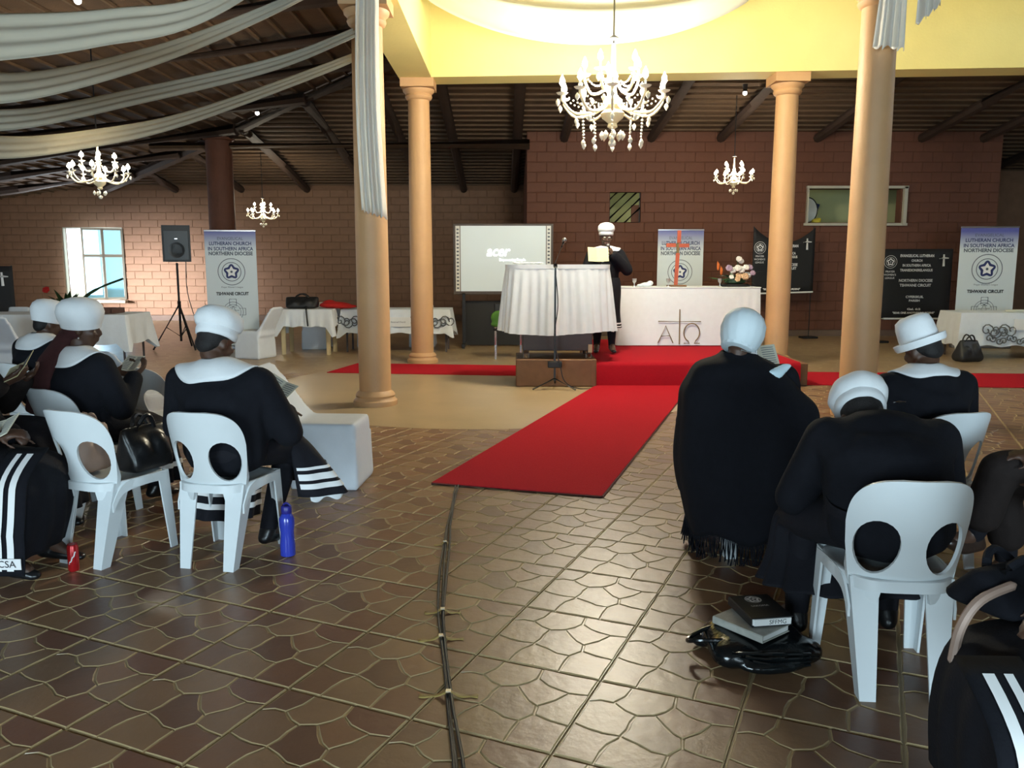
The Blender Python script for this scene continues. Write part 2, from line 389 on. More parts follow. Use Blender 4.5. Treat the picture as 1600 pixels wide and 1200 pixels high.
def tile_mesh():
    h = TS / 2 - 0.004
    seeds = [(-.17, -.18), (.02, -.20), (.19, -.14), (-.19, .02), (-.01, -.02), (.17, .07), (-.16, .19), (.03, .16), (.20, .21), (.08, -.09)]
    cols = [(q_[0] * 2.45, q_[1] * 2.3, q_[2] * 2.35) for q_ in [(.098, .050, .027), (.118, .072, .038), (.090, .044, .026), (.125, .078, .040), (.078, .042, .024), (.128, .080, .042), (.102, .056, .030), (.112, .068, .036), (.086, .048, .028), (.120, .066, .034)]]
    gro = (.50, .37, .20); vs = []; fs = []; fc = []
    def q(pts, c, z):
        n = len(vs); vs.extend((x, y, z) for x, y in pts); fs.append(tuple(range(n, n + len(pts)))); fc.append(c)
    b0 = len(vs); vs.extend([(-h, -h, -.004), (h, -h, -.004), (h, h, -.004), (-h, h, -.004), (-h, -h, -.012), (h, -h, -.012), (h, h, -.012), (-h, h, -.012)])
    for f in ((0, 1, 2, 3), (4, 5, 1, 0), (5, 6, 2, 1), (6, 7, 3, 2), (7, 4, 0, 3)): fs.append(f); fc.append(gro)
    for s_i, p in enumerate(seeds):
        poly = [(-h, -h), (h, -h), (h, h), (-h, h)]
        for o_i, o_ in enumerate(seeds):
            if o_i != s_i: poly = clip(poly, p, o_)
        pts = []
        for k in range(len(poly)):
            a, b = poly[k], poly[(k + 1) % len(poly)]
            L = math.hypot(b[0] - a[0], b[1] - a[1]); n = max(1, int(L / 0.045))
            for t in range(n): pts.append((a[0] + (b[0] - a[0]) * t / n, a[1] + (b[1] - a[1]) * t / n))
        def warp(x, y):
            e = min(1, max(0, (h - max(abs(x), abs(y))) / 0.03))
            return (x + e * .010 * math.sin(31 * y + 9 * x), y + e * .010 * math.sin(27 * x - 13 * y + 1))
        pts = [warp(*w) for w in pts]; cx = sum(w[0] for w in pts) / len(pts); cy = sum(w[1] for w in pts) / len(pts)
        def ins(d): return [(x + (cx - x) * min(.5, d / max(.01, math.hypot(cx - x, cy - y))), y + (cy - y) * min(.5, d / max(.01, math.hypot(cx - x, cy - y)))) for x, y in pts]
        lo, hi = ins(.0035), ins(.0075); n = len(vs); m = len(pts)
        vs.extend((x, y, -.004) for x, y in lo); vs.extend((x, y, 0) for x, y in hi)
        fs.append(tuple(range(n + m, n + 2 * m))); fc.append(cols[s_i])
        for k in range(m): fs.append((n + k, n + (k + 1) % m, n + m + (k + 1) % m, n + m + k)); fc.append(cols[s_i] if False else (.46, .34, .18))
    me = bpy.data.meshes.new('tile'); me.from_pydata(vs, [], fs)
    ca = me.color_attributes.new('col', 'FLOAT_COLOR', 'CORNER')
    for poly, c in zip(me.polygons, fc):
        for li in poly.loop_indices: ca.data[li].color = (*c, 1)
    bm = bmesh.new(); bm.from_mesh(me); bmesh.ops.recalc_face_normals(bm, faces=bm.faces); bm.to_mesh(me); bm.free()
    me.materials.append(M_tile); return me
def project(x, y, z):
    s, c = math.sin(R(8.272)), math.cos(R(8.272)); f = y * c - (z - 1.5) * s; w = y * s + (z - 1.5) * c
    if f < .3: return None
    return 800 + 1300 * x / f, 600 - 1300 * w / f
cells = []
for i in range(-70, 90):
    for j in range(-70, 70):
        x, y = lat(i + .5, j + .5)
        if -15 < x < 15 and -5.3 < y < 23: cells.append((i, j, x, y))
vis = []
for c in cells:
    p = project(c[2], c[3], 0)
    if p and -130 < p[0] < 1730 and 560 < p[1] < 1330 and math.hypot(c[2] - CC[0], c[3] - CC[1]) > CR - .36: vis.append(c)
vis.sort(key=lambda c: c[3]); vis = vis[:298]; vset = {(c[0], c[1]) for c in vis}
fv = []; ff = []; fm = []
for i, j, x, y in cells:
    z = -0.009 if (i, j) in vset else 0.0
    n = len(fv)
    for a, b in ((0, 0), (0, 1), (1, 1), (1, 0)): fv.append((*lat(i + a, j + b), z))
    ff.append((n, n + 1, n + 2, n + 3)); fm.append(1 if z else 0)
me = bpy.data.meshes.new('floor'); me.from_pydata(fv, [], ff); me.materials.append(M_floorfar); me.materials.append(M_grout)
for p, k in zip(me.polygons, fm): p.material_index = k
bm = bmesh.new(); bm.from_mesh(me); bmesh.ops.recalc_face_normals(bm, faces=bm.faces)
for f in bm.faces:
    if f.normal.z < 0: f.normal_flip()
bm.to_mesh(me); bm.free()
floor = link('floor', me, None, None, False); floor['kind'] = 'structure'
tm = tile_mesh()
for i, j, x, y in vis:
    o = bpy.data.objects.new('tile', tm); COL.objects.link(o); o.parent = floor; o.location = (x, y, 0); o.rotation_euler = (0, 0, TH)
mb = MB(); mb.lathe([(CR, -.02), (CR, .001), (CR - .012, .004), (0.01, .004)], 96, (CC[0], CC[1], 0))
o = mb.build('concrete_dais', M_concrete, floor); o['label'] = 'round tan polished concrete dais'

mb = MB(); mb.box((0, 8.8, -.09), (30, 28.4, .1)); struct('floor_light_seal', mb, M_grout)  # unseen slab added to block light leaking up through the floor
# outside ground
mb = MB(); mb.box((0, 40, -.25), (90, 34, .1)); struct('ground_outside', mb, M_grass)

# ---- walls with proud blocks
def holes_wall(name, x0, x1, z0, z1, y, th, holes, m):
    xs = sorted({x0, x1, *[h[0] for h in holes], *[h[1] for h in holes]}); zs = sorted({z0, z1, *[h[2] for h in holes], *[h[3] for h in holes]})
    mb = MB()
    for a, b in zip(xs, xs[1:]):
        for c, d in zip(zs, zs[1:]):
            if any(h[0] <= (a + b) / 2 <= h[1] and h[2] <= (c + d) / 2 <= h[3] for h in holes): continue
            mb.box(((a + b) / 2, y + th / 2, (c + d) / 2), (b - a, th, d - c))
    return struct(name, mb, m)
def block_mesh(L, H, name, m):
    mb = MB(); mb.hull([(sx * (L / 2 - e), yy, sz * (H / 2 - e)) for sx in (-1, 1) for sz in (-1, 1) for e, yy in ((0, 0), (.006, -.008))])
    me = mb.mesh(name); me.materials.append(m); return me
def blocks(wall, x0, x1, z0, ztop, y, L, H, holes, m, first, limit=300):
    gap = .012; bl = []; r = 0; z = z0
    while z + H <= ztop + .01:
        x = x0 - (L / 2 if r % 2 else 0)
        while x < x1 - .02:
            a, b = max(x, x0), min(x + L, x1); segs = [(a, b)]
            for h in holes:
                if z + H > h[2] + .01 and z < h[3] - .01:
                    ns = []
                    for s0, s1 in segs:
                        if s1 <= h[0] or s0 >= h[1]: ns.append((s0, s1)); continue
                        if s0 < h[0]: ns.append((s0, h[0]))
                        if s1 > h[1]: ns.append((h[1], s1))
                    segs = ns
            for s0, s1 in segs:
                if s1 - s0 > .06: bl.append(((s0 + s1) / 2, z + H / 2, s1 - s0 - gap))
            x += L
        z += H; r += 1
    bl.sort(key=first); cache = {}; rest = MB(); n = 0
    for x, z, l in bl:
        if n < limit:
            k = round(l, 2)
            if k not in cache: cache[k] = block_mesh(k, H - gap, 'brick', m)
            o = bpy.data.objects.new('brick', cache[k]); COL.objects.link(o); o.parent = wall; o.location = (x, y, z); n += 1
        else:
            rest.hull([(x + sx * (l / 2 - e), y + yy, z + sz * ((H - gap) / 2 - e)) for sx in (-1, 1) for sz in (-1, 1) for e, yy in ((0, 0), (.006, -.008))])
    if rest.v:
        o = rest.build('brickwork', m, wall, False); o['kind'] = 'stuff'
RK, RZ, RY, RX = 0.13, 4.73, 12.6, -1.15                        # hipped roof: pitch and start of the slopes
def zback(y): return RZ - RK * (y - RY)
def zleft(x): return RZ - RK * (-x + RX)
H1 = (1.99, 2.62, 2.32, 2.93); H2 = (6.01, 7.91, 2.32, 2.99)
wc = holes_wall('wall_back', .30, 9.9, 0, 4.12, 17.3, .2, [H1, H2], M_mortar)
blocks(wc, .30, 9.9, .12, 4.12, 17.3, .40, .20, [H1, H2], M_brick, lambda b: abs(b[0] - 4.2) * .6 + abs(b[1] - 2.9))
mb = MB(); mb.box((5.1, 17.28, .06), (9.6, .06, .12)); struct('baseboard_back', mb, M_skirting)
HW = (-11.73, -10.15, .55, 2.42)
wl = holes_wall('wall_back_left', -14.6, .30, 0, 3.52, 22, .25, [HW], M_mortar2)
blocks(wl, -14.6, .30, .14, 3.5, 22, .45, .19, [HW], M_brick2, lambda b: abs(b[0] + 8.4) + abs(b[1] - 1.2) * .5)
mb = MB(); mb.box((-7.1, 21.96, .07), (14.8, .08, .14)); struct('baseboard_back_left', mb, M_skirting)
mb = MB(); mb.box((.40, 19.7, 2.1), (.2, 4.6, 4.2)); struct('wall_return_left', mb, M_brick)
mb = MB(); mb.box((9.8, 19.2, 2.1), (.2, 3.6, 4.2)); struct('wall_return_right', mb, M_brick)
mb = MB(); mb.box((12.4, 20.5, 1.9), (5.2, .2, 3.8)); struct('wall_back_right', mb, M_brick2)
mb = MB()
for a, b, z0, z1 in ((-5.2, 15.3, 0, 4.8), (18.3, 22, 0, 4.8), (15.3, 18.3, 2.7, 4.8)): mb.box((-14.6, (a + b) / 2, (z0 + z1) / 2), (.25, b - a, z1 - z0))
struct('wall_left', mb, M_brick)
mb = MB(); mb.box((14.6, 7.8, 2.3), (.25, 26, 4.6)); struct('wall_right', mb, M_brick)
wf = holes_wall('wall_front', -14.6, 14.6, 0, 4.6, -5.2, .25, [(-5, -1.8, .0, 2.8), (1.6, 4.8, 0, 2.8)], M_brick)
# the store room behind the hatch
mb = MB(); mb.box((5.1, 19.4, 1.9), (9.2, .1, 3.8)); struct('wall_store_room', mb, M_creamwall)
mb = MB(); mb.box((5.1, 18.5, 3.35), (9.2, 1.9, .08)); struct('ceiling_store_room', mb, M_creamwall)
mb = MB(); mb.box((7.0, 17.4, 2.28), (2.1, .34, .05)); struct('trim_1', mb, M_frame)
mb = MB(); mb.box((7.98, 17.36, 2.65), (.07, .3, .76)); mb.box((7.0, 17.36, 3.02), (2.05, .3, .05)); mb.box((6.0, 17.36, 2.65), (.03, .3, .70)); struct('trim_2', mb, M_frame)
pl = bpy.data.lights.new('store_room_fill_light', 'POINT'); pl.energy = 26; pl.color = (1, .93, .72); pl.shadow_soft_size = .15  # unseen fill light, added so the room behind the hatch reads dimly pale
o = bpy.data.objects.new('store_room_fill_light', pl); COL.objects.link(o); o.location = (4.4, 18.5, 3.1)
wd = sempty('window_1')
mb = MB(); x0, x1, z0, z1 = H1
for a, b in (((x0, z0), (x1, z0)), ((x1, z0), (x1, z1)), ((x1, z1), (x0, z1)), ((x0, z1), (x0, z0))): mb.tube([(a[0], 17.4, a[1]), (b[0], 17.4, b[1])], .018, 6)
mb.build('window_frame', M_blackmetal, wd)
for k in range(5):
    c = -.30 + k * .19; pts = []
    for t in (0, 1):
        x = x0 + (x1 - x0) * t; z = z0 + c + (x - x0) * .95; pts.append([x, z])
    (xa, za), (xb, zb) = pts; s = (zb - za) / (xb - xa)
    if za < z0: xa = xa + (z0 - za) / s; za = z0
    if zb > z1: xb = xb - (zb - z1) / s; zb = z1
    MB().tube([(xa, 17.39, za), (xb, 17.39, zb)], .022, 6).build('security_bar', M_blackmetal, wd)
MB().box((2.53, 17.46, 2.50), (.16, .03, .36)).build('shutter_board', M_brick, wd, False)

# casement window at the back left
wd = sempty('window_2'); x0, x1, z0, z1 = HW
mb = MB(); t = .05
for c, d in (((x0 + x1) / 2, z0), ((x0 + x1) / 2, z1)): mb.box((c, 22.1, d), (x1 - x0, .12, t))
for x in (x0, x1): mb.box((x, 22.1, (z0 + z1) / 2), (t, .12, z1 - z0))
mb.build('window_frame', M_frame, wd, False)
mb = MB(); mb.box(((x0 + x1) / 2, 21.95, z0 - .05), (x1 - x0 + .1, .3, .06)); mb.build('window_sill', M_frame, wd, False)
LM = Matrix.Translation((x1, 21.98, 0)) @ Matrix.Rotation(R(38), 4, 'Z')     # leaf hinged on the jamb, swung into the hall
for cx in (-.24, -.72):
    for zc, hh in ((z0 + .58, 1.08), (z0 + 1.48, .66)):
        mb = MB(); ww = .46
        for s in (-1, 1): mb.box((cx + s * ww / 2, 0, zc), (.05, .05, hh + .05), LM); mb.box((cx, 0, zc + s * hh / 2), (ww, .05, .05), LM)
        f = mb.build('sash', M_frame, wd, False)
        MB().box((cx, 0, zc), (ww - .04, .008, hh - .04), LM).build('pane', M_pane, f, False)
for k in range(3):                                              # bush outside the window
    b = Blob(.06)
    for q in range(9): b.ell((rnd.uniform(-.5, .5), rnd.uniform(-.4, .4), rnd.uniform(.2, 1.1)), rnd.uniform(.2, .42))
    o = b.build('bush', M_green, None, 1); o.location = (-9.9 + k * 1.1, 25.5 + k * .7, -.2)
    tag(o, ['leafy bush outside, nearest the open half of the casement window', 'leafy bush outside behind the casement panes', 'leafy bush outside, farthest along from the casement'][k], 'bush', 'bushes outside the window')

# ---- roof: reed ceiling, poles, battens
def slab4(name, pts, m):
    mb = MB(); mb.add([*pts, *[(p[0], p[1], p[2] + .12) for p in pts]], [(0, 1, 2, 3), (7, 6, 5, 4), (0, 4, 5, 1), (1, 5, 6, 2), (2, 6, 7, 3), (3, 7, 4, 0)]); return struct(name, mb, m)
YB = 22.3; XB = RX - (YB - RY); YF = 8.4; 
cb = slab4('ceiling_back', [(RX, RY, zback(RY)), (14.7, RY, zback(RY)), (14.7, YB, zback(YB)), (XB, YB, zback(YB))], M_roof)
cl = slab4('ceiling_left', [(RX - .1, RY, zleft(RX - .1)), (XB - 3.9, YB + 3.9, zleft(XB - 3.9)), (XB - 3.9, -5.3, zleft(XB - 3.9)), (RX - .1, -5.3, zleft(RX - .1))], M_roof)
cf = slab4('ceiling_front', [(RX - .1, YF, 4.73), (14.7, YF, 4.73), (14.7, -5.3, 4.0), (RX - .1, -5.3, 4.0)], M_roof)
cu = slab4('ceiling_nave', [(-1.8, 8.0, 6.6), (14.7, 8.0, 6.6), (14.7, 13, 6.6), (-1.8, 13, 6.6)], M_silk)
def pole(name, p0, p1, r, m, parent): return MB().tube([p0, (Vector(p0) + Vector(p1)) / 2 + Vector((rnd.uniform(-.02, .02),) * 3), p1], [r * 1.05, r, r * .95], 8).build(name, m, parent)
for x in (-8.6, -6.9, -5.2, -3.6, -2.2, -1.15, .15, 1.15, 2.9, 4.3, 6.25, 8.35, 9.6, 11.2, 13):
    y0 = max(RY + .1, RY - (x - RX) if x < RX else RY + .1); y1 = 22.2 if x < .3 else (17.55 if x < 9.9 else 20.6)
    pole('rafter', (x, y0, zback(y0) - .13), (x - .1, y1, zback(y1) - .13), .095, M_wood_dark, cb)
y = RY + .3
while y < 22:
    x0 = RX - (y - RY) + .1; MB().box(((x0 + 14.4) / 2, y, zback(y) - .022), (14.4 - x0, .035, .035)).build('batten', M_batten, cb, False); y += .30
for y in (-2, .2, 2.2, 4.0, 5.5, 7.0, 8.5, 10.0, 11.5, 13.0, 14.8, 16.6, 18.4, 20.2):
    x0 = RX - .2 - max(0, y - RY); pole('rafter', (x0, y, zleft(x0) - .13), (-14.4, y, zleft(-14.4) - .13), .10, M_wood_dark, cl)
x = RX - .5
while x > -14.3:
    y1 = min(YB, RY + (RX - x)); MB().box((x, (y1 - 5) / 2, zleft(x) - .022), (.035, y1 + 5, .035)).build('batten', M_batten, cl, False); x -= .34
pole('hip_rafter', (RX - .2, RY + .2, RZ - .12), (XB, YB, zback(YB) - .14), .12, M_wood_dark, cl)
tb = MB().tube([(-7.2, 17.1, 3.80), (.35, 17.1, 3.84)], .10, 10).build('tie_beam', M_batten, cb)
for x in (11.0, 12.4): pole('purlin', (x, 17.6, 3.95), (x + 2.2, 16.2, 3.95), .07, M_batten, cb)

# ---- yellow clerestory beams
mb = MB(); M = Matrix.Translation((-1.15, 12.6, 0)) @ Matrix.Rotation(R(-4.2), 4, 'Z')
mb.box((5.3, 0, 5.36), (11.4, .5, 2.48), M); struct('beam_back', mb, M_yellow)
mb = MB(); mb.box((-1.385, 10.75, 5.36), (.47, 4.2, 2.48)); struct('beam_left', mb, M_yellow)
mb = MB(); M = Matrix.Translation((-1.5, 8.68, 0)) @ Matrix.Rotation(R(-4.2), 4, 'Z'); mb.box((6.6, 0, 5.40), (13.4, .46, 2.4), M); struct('beam_front', mb, M_yellow)
def column(name, x, y, r, label, ztop=4.16):
    t = thing(name, label, 'column', (x, y, 0), 0, 'round peach columns')
    MB().lathe([(r * 1.40, .0), (r * 1.42, .03), (r * 1.40, .055), (r * 1.28, .07), (r * 1.22, .09), (r * 1.27, .11), (r * 1.2, .135), (r * 1.02, .16)], 32).build('base', M_column, t)
    MB().lathe([(r * 1.02, .15), (r * 1.03, 1.2), (r, 2.4), (r * .94, 3.86)], 32).build('shaft', M_column, t)
    c = MB(); c.lathe([(r * .95, 3.84), (r * 1.12, 3.86), (r * 1.2, 3.89), (r * 1.14, 3.92), (r * 1.2, 3.935), (r * 1.36, 3.96), (r * 1.40, 3.99), (r * 1.2, 4.0)], 32); c.build('capital_ring', M_column, t)
    MB().box((0, 0, (4.0 + ztop) / 2), (r * 2.9, r * 2.9, ztop - 4.0)).build('abacus', M_column, t, False)
    return t
column('column', -1.46, 8.79, .165, 'near peach column with white drape hanging beside the left aisle chairs')
column('column', -1.36, 12.6, .165, 'far peach column behind the lace table, at the corner of the yellow beam')
column('column', 3.90, 12.25, .165, 'far peach column beside the altar flowers')
column('column', 3.42, 8.15, .17, 'near peach column with short ruffled drape, behind the bowed woman')
t = thing('brick_pillar', 'dark red-brown round pillar behind the tall banner with the cross', 'pillar', (-5.85, 17.1, 0))
MB().lathe([(.26, 0), (.255, 3.9), (.30, 3.92), (.30, 4.02)], 28).build('shaft', M_brick, t); MB().lathe([(.33, 0), (.33, .12), (.29, .15)], 28).build('base', M_skirting, t)

# ---- carpets and platform
def rug(name, pts, z, th, label, parent=None):
    mb = MB(); n = len(pts); mb.add([(x, y, z + th) for x, y in pts] + [(x, y, z) for x, y in pts], [tuple(range(n)), tuple(reversed(range(n, 2 * n)))] + [(i, i + n, (i + 1) % n + n, (i + 1) % n) for i in range(n)])
    return mb, label
t = thing('carpet_runner', 'long red carpet runner leading up to the altar platform', 'carpet', (0, 0, 0))
mb, _ = rug('', [(-.55, 5.54), (.58, 5.21), (2.20, 10.12), (1.03, 10.12)], 0.0045, .010, ''); mb.build('pile', M_carpet, t, False)
mb = MB(); mb.tube([(.585, 5.21, .008), (2.205, 10.12, .008)], .007, 6); mb.tube([(-.55, 5.535, .008), (.58, 5.205, .008)], .007, 6); mb.build('binding', M_carpet_edge, t)
mb, _ = rug('', [(-2.55, 11.36), (-2.32, 12.40), (.6, 12.08), (.6, 10.98)], 0.0045, .009, ''); o = mb.build('cross_carpet', M_carpet, None, False); tag(o, 'red carpet strip crossing the floor between the column bases and the pulpit', 'carpet')
mb, _ = rug('', [(3.62, 11.45), (7.6, 11.2), (7.6, 9.85), (3.55, 10.22)], 0.001, .009, ''); o = mb.build('cross_carpet', M_carpet, None, False); tag(o, 'red carpet strip crossing behind the bowed women', 'carpet')
t = thing('altar_platform', 'low altar platform covered in red carpet', 'platform', (0, 0, 0))
mb = MB(); mb.box((2.36, 11.7, .14), (2.56, 3.1, .28), bev=.01); mb.build('body', M_darkwood, t, False)
mb = MB()
prof = [(10.10, .005), (10.10, .25), (10.115, .285), (10.15, .297), (11.6, .297), (13.2, .297), (13.25, .28)]
mb.grid(lambda u, v: (1.03 + 2.50 * u, prof[round(v * 6)][0] + .012 * math.sin(u * 17), prof[round(v * 6)][1]), 24, 7); mb.build('carpet_cover', M_carpet, t, True, 60, .008)
# ================================================================ FURNITURE
def inpoly(x, y, P):
    r = False; n = len(P)
    for i in range(n):
        a, b = P[i], P[i - 1]
        if (a[1] > y) != (b[1] > y) and x < (b[0] - a[0]) * (y - a[1]) / (b[1] - a[1]) + a[0]: r = not r
    return r
def make_chair(label):
    t = thing('plastic_chair', label, 'chair', group='white moulded plastic chairs')
    # seat
    def se(u, v):
        a = 2 * math.pi * u; q = v
        c, s = math.cos(a), math.sin(a); k = 4.0
        rr = (abs(c) ** k + abs(s) ** k) ** (-1 / k)
        x = .205 * rr * c * q * (1.0 if s > 0 else 1 - .22 * -s); y = .20 * rr * s * q
        z = .425 - .012 * (1 - q * q) - (.0 if q < .97 else 0)
        return (x, y, z)
    mb = MB(); n = 48
    rings = [(0.02, .413), (.5, .415), (.85, .422), (.97, .428), (1.0, .424), (1.01, .385), (.985, .385)]
    vs = []
    for q, z in rings:
        for k in range(n):
            x, y, _ = se(k / n, min(q, 1.01)); vs.append((x, y, z))
    fs = [(i * n + k, i * n + (k + 1) % n, (i + 1) * n + (k + 1) % n, (i + 1) * n + k) for i in range(len(rings) - 1) for k in range(n)] + [tuple(range(n))]
    mb.add(vs, fs); mb.build('seat', M_white_plastic, t, True, 50)
    # backrest with two oval openings, curved round the sitter
    outer = []
    for k in range(41):
        a = math.pi * k / 40; c, s = math.cos(a), math.sin(a)
        outer.append((.232 * (abs(c) ** .62) * (1 if c > 0 else -1), .22 + .175 * s ** .75))
    outer = [(.075, -.005), (.09, -.07), (.178, -.07), (.203, .05), (.222, .14)] + outer + [(-.222, .14), (-.203, .05), (-.178, -.07), (-.09, -.07), (-.075, -.005)]
    holes = [[(cx + .077 * math.cos(2 * math.pi * k / 24) * (1 + .08 * math.sin(2 * math.pi * k / 24)),   .140 + .102 * math.sin(2 * math.pi * k / 24)) for k in range(24)] for cx in (-.119, .119)]
    pts = []; edges = []
    for loop in [outer] + holes:
        b = len(pts); pts += [Vector(p) for p in loop]; edges += [(b + k, b + (k + 1) % len(loop)) for k in range(len(loop))]
    for i in range(-9, 10):
        for j in range(-2, 16):
            p = (i * .0245, j * .026)
            if inpoly(*p, outer) and not any(inpoly(*p, h) for h in holes): pts.append(Vector(p))
    r = delaunay_2d_cdt(pts, edges, [], 0, 1e-5); vv = r[0]; ff = []
    for f in r[2]:
        cx = sum(vv[k][0] for k in f) / 3; cy = sum(vv[k][1] for k in f) / 3
        if inpoly(cx, cy, outer) and not any(inpoly(cx, cy, h) for h in holes): ff.append(tuple(f))
    def bend(p):
        ph = p[0] / .27; return (.27 * math.sin(ph), -.185 + .27 * (1 - math.cos(ph)) - .11 * max(0, p[1]) / .395, .405 + p[1])
    mb = MB(); mb.add([bend(p) for p in vv], ff); mb.build('backrest', M_white_plastic, t, True, 50, .012)
    for s in (-1, 1):
        def leg(p0, p1, w0, w1, ax, ay):
            mb = MB(); th = .009; out = []
            for p, w in ((p0, w0), (p1, w1)):
                for dx, dy in ((0, 0), (w, 0), (w, th), (th, th), (th, w), (0, w)): out.append((p[0] + ax * dx, p[1] + ay * dy, p[2]))
            fs = [(i, (i + 1) % 6, 6 + (i + 1) % 6, 6 + i) for i in range(6)] + [(0, 1, 2, 3), (0, 3, 4, 5), (6, 7, 8, 9), (6, 9, 10, 11)]
            mb.add(out, fs); return mb
        leg((s * .20, .185, .425), (s * .205, .215, 0), .070, .045, -s, -1).build('leg', M_white_plastic, t, False)
        leg((s * .176, -.142, .42), (s * .145, -.225, 0), .10, .055, -s, 1).build('leg', M_white_plastic, t, False)
        # sweeping side rail from back leg to front leg
        mb = MB(); P = spline([(s * .182, -.16, .30), (s * .19, -.10, .385), (s * .203, .03, .405), (s * .205, .17, .395)], 5)
        vs = []
        for k, p in enumerate(P):
            w = .050 - .02 * abs(k / (len(P) - 1) - .5); vs += [(p.x, p.y, p.z - w / 2), (p.x, p.y, p.z + w / 2), (p.x - s * .009, p.y, p.z + w / 2), (p.x - s * .009, p.y, p.z - w / 2)]
        fs = [(4 * k + i, 4 * k + (i + 1) % 4, 4 * k + 4 + (i + 1) % 4, 4 * k + 4 + i) for k in range(len(P) - 1) for i in range(4)] + [(0, 1, 2, 3), tuple(4 * (len(P) - 1) + i for i in range(4))]
        mb.add(vs, fs).build('side_rail', M_white_plastic, t, True, 40)
    return t
# origin of a chair is the middle of its footprint; it faces local +Y
def fwd(x, y, a, d): return (x + math.cos(R(a)) * d, y + math.sin(R(a)) * d, 0)
chair0 = make_chair('white plastic chair with oval openings, under the bowed woman beside the bag of books')
chair0.location = (1.365, 2.90, 0); chair0.rotation_euler = (0, 0, R(-5))
CH = {}
def chair(x, y, face, label): CH[label] = dup(chair0, (x, y, 0), face - 90, label); return CH[label]
chair(-1.46, 4.15, 78, 'white plastic chair under the woman with striped skirt, beside the blue bottle')
chair(-2.07, 4.19, 67, 'empty white plastic chair with a beige bag on it, red can at its leg')
chair(-2.56, 4.88, 64, 'white plastic chair under the woman with the maroon scarf')
chair(-2.46, 5.85, 64, 'empty white plastic chair in front of the woman with the maroon scarf')
chair(2.10, 4.14, 104, 'white plastic chair under the woman in the upturned bucket hat')
chair(1.22, 4.32, 95, 'white plastic chair hidden under the fringed black shawl')
chair(-2.74, 3.95, 0, 'white plastic chair under the striped skirt at the left frame edge')
chair(-3.06, 4.52, 0, 'white plastic chair under the person holding the cream booklet at left edge')
chair(2.72, 3.62, 180, 'white plastic chair under the person with crossed legs at right edge')
chair(1.66, 1.90, 178, 'white plastic chair under the person with the striped tape and sash')
chair(-3.48, 6.1, 62, 'white plastic chair under the woman beyond, wearing a smooth white cap')
chair0['label'] = 'white plastic chair with oval openings, under the bowed woman beside the bag of books'

def covered_chair(x, y, face, label, lean=.22):
    b = Blob(.022)
    w = .215
    b.mb.hull([(sx * w, sy * .215 + .0, z) for sx in (-1, 1) for sy in (-1, 1) for z in (.445,)] + [(sx * (w + .02), sy * .235, .0) for sx in (-1, 1) for sy in (-1, 1)])
    b.mb.hull([(sx * .205, -.215 - e, .42) for sx in (-1, 1) for e in (-.05, .02)] + [(sx * .17, -.215 - lean - e, .80) for sx in (-1, 1) for e in (-.015, .02)] + [(sx * .09, -.215 - lean * 1.02, .825) for sx in (-1, 1)])
    b.mb.hull([(sx * .20, -.215 + .05, .43) for sx in (-1, 1)] + [(sx * .2, -.22, .43) for sx in (-1, 1)] + [(sx * .19, -.215 - lean * .16, .49) for sx in (-1, 1)] + [(sx * .2, -.25, .35) for sx in (-1, 1)])
    t = thing('covered_chair', label, 'chair', (x, y, 0.0), face - 90, 'chairs in white covers')
    b.build('chair_cover', M_cover, t, 2)
    for sx in (-1, 1):
        for sy in (-1, 1): MB().cyl((sx * .19, sy * .20, 0), (sx * .19, sy * .20, .2), .018, n=8).build('leg', M_white_plastic, t)
    return t
covered_chair(-1.24, 5.62, -4, 'chair in a smooth white cover, empty beside the striped-skirt woman', .24)
covered_chair(-4.10, 13.25, 160, 'chair in a white cover in front of the tall banner with the cross')
covered_chair(-3.45, 14.72, 270, 'chair in a white cover pushed behind the small white table', .06)
covered_chair(-2.55, 15.1, 270, 'chair in a white cover behind the lace table, nearer the red cloth', .06)
covered_chair(-1.62, 15.1, 270, 'chair in a white cover behind the lace table, nearer the projection board', .06)
covered_chair(-6.7, 11.2, 90, 'chair in a white cover before the long table, nearest the tripod loudspeaker')
covered_chair(-7.9, 13.1, 270, 'chair in a white cover behind the long table by the left wall', .06)
covered_chair(-3.05, 6.9, 64, 'chair in a white cover between the seated women and the left edge')

def tablecloth(name, x, y, w, d, h, drop, label, m=M_cloth, rz=0, seed=0, hang=.06, amp=.012):
    rr = random.Random(seed)
    t = thing(name, label, 'tablecloth', (x, y, 0), rz)
    n = 120; per = []
    for k in range(n):
        s = k / n * 2 * (w + d)
        if s < w: p = (-w / 2 + s, -d / 2, 0, -1)
        elif s < w + d: p = (w / 2, -d / 2 + s - w, 1, 0)
        elif s < 2 * w + d: p = (w / 2 - (s - w - d), d / 2, 0, 1)
        else: p = (-w / 2, d / 2 - (s - 2 * w - d), -1, 0)
        per.append(p)
    vs = []; rows = 7
    for r in range(rows):
        f = r / (rows - 1)
        for k, (px, py, nx, ny) in enumerate(per):
            cx = abs(abs(px) - w / 2) < .08; cy = abs(abs(py) - d / 2) < .08; corner = cx and cy
            o = f * (.025 + amp * math.sin(k * 1.15 + seed) + (.05 if corner else 0)) + .006
            dz = drop * f * (1 + (hang / drop if corner else 0) + .03 * math.sin(k * .6 + seed))
            if corner: ex, ey = (px / abs(px)) * o, (py / abs(py)) * o
            else: ex, ey = nx * o, ny * o
            vs.append((px + ex, py + ey, h + .008 - dz))
    fs = [(i * n + k, i * n + (k + 1) % n, (i + 1) * n + (k + 1) % n, (i + 1) * n + k) for i in range(rows - 1) for k in range(n)] + [tuple(range(n))]
    mb = MB(); mb.add(vs, fs); mb.build('cloth', m, t, True, 60)
    return t
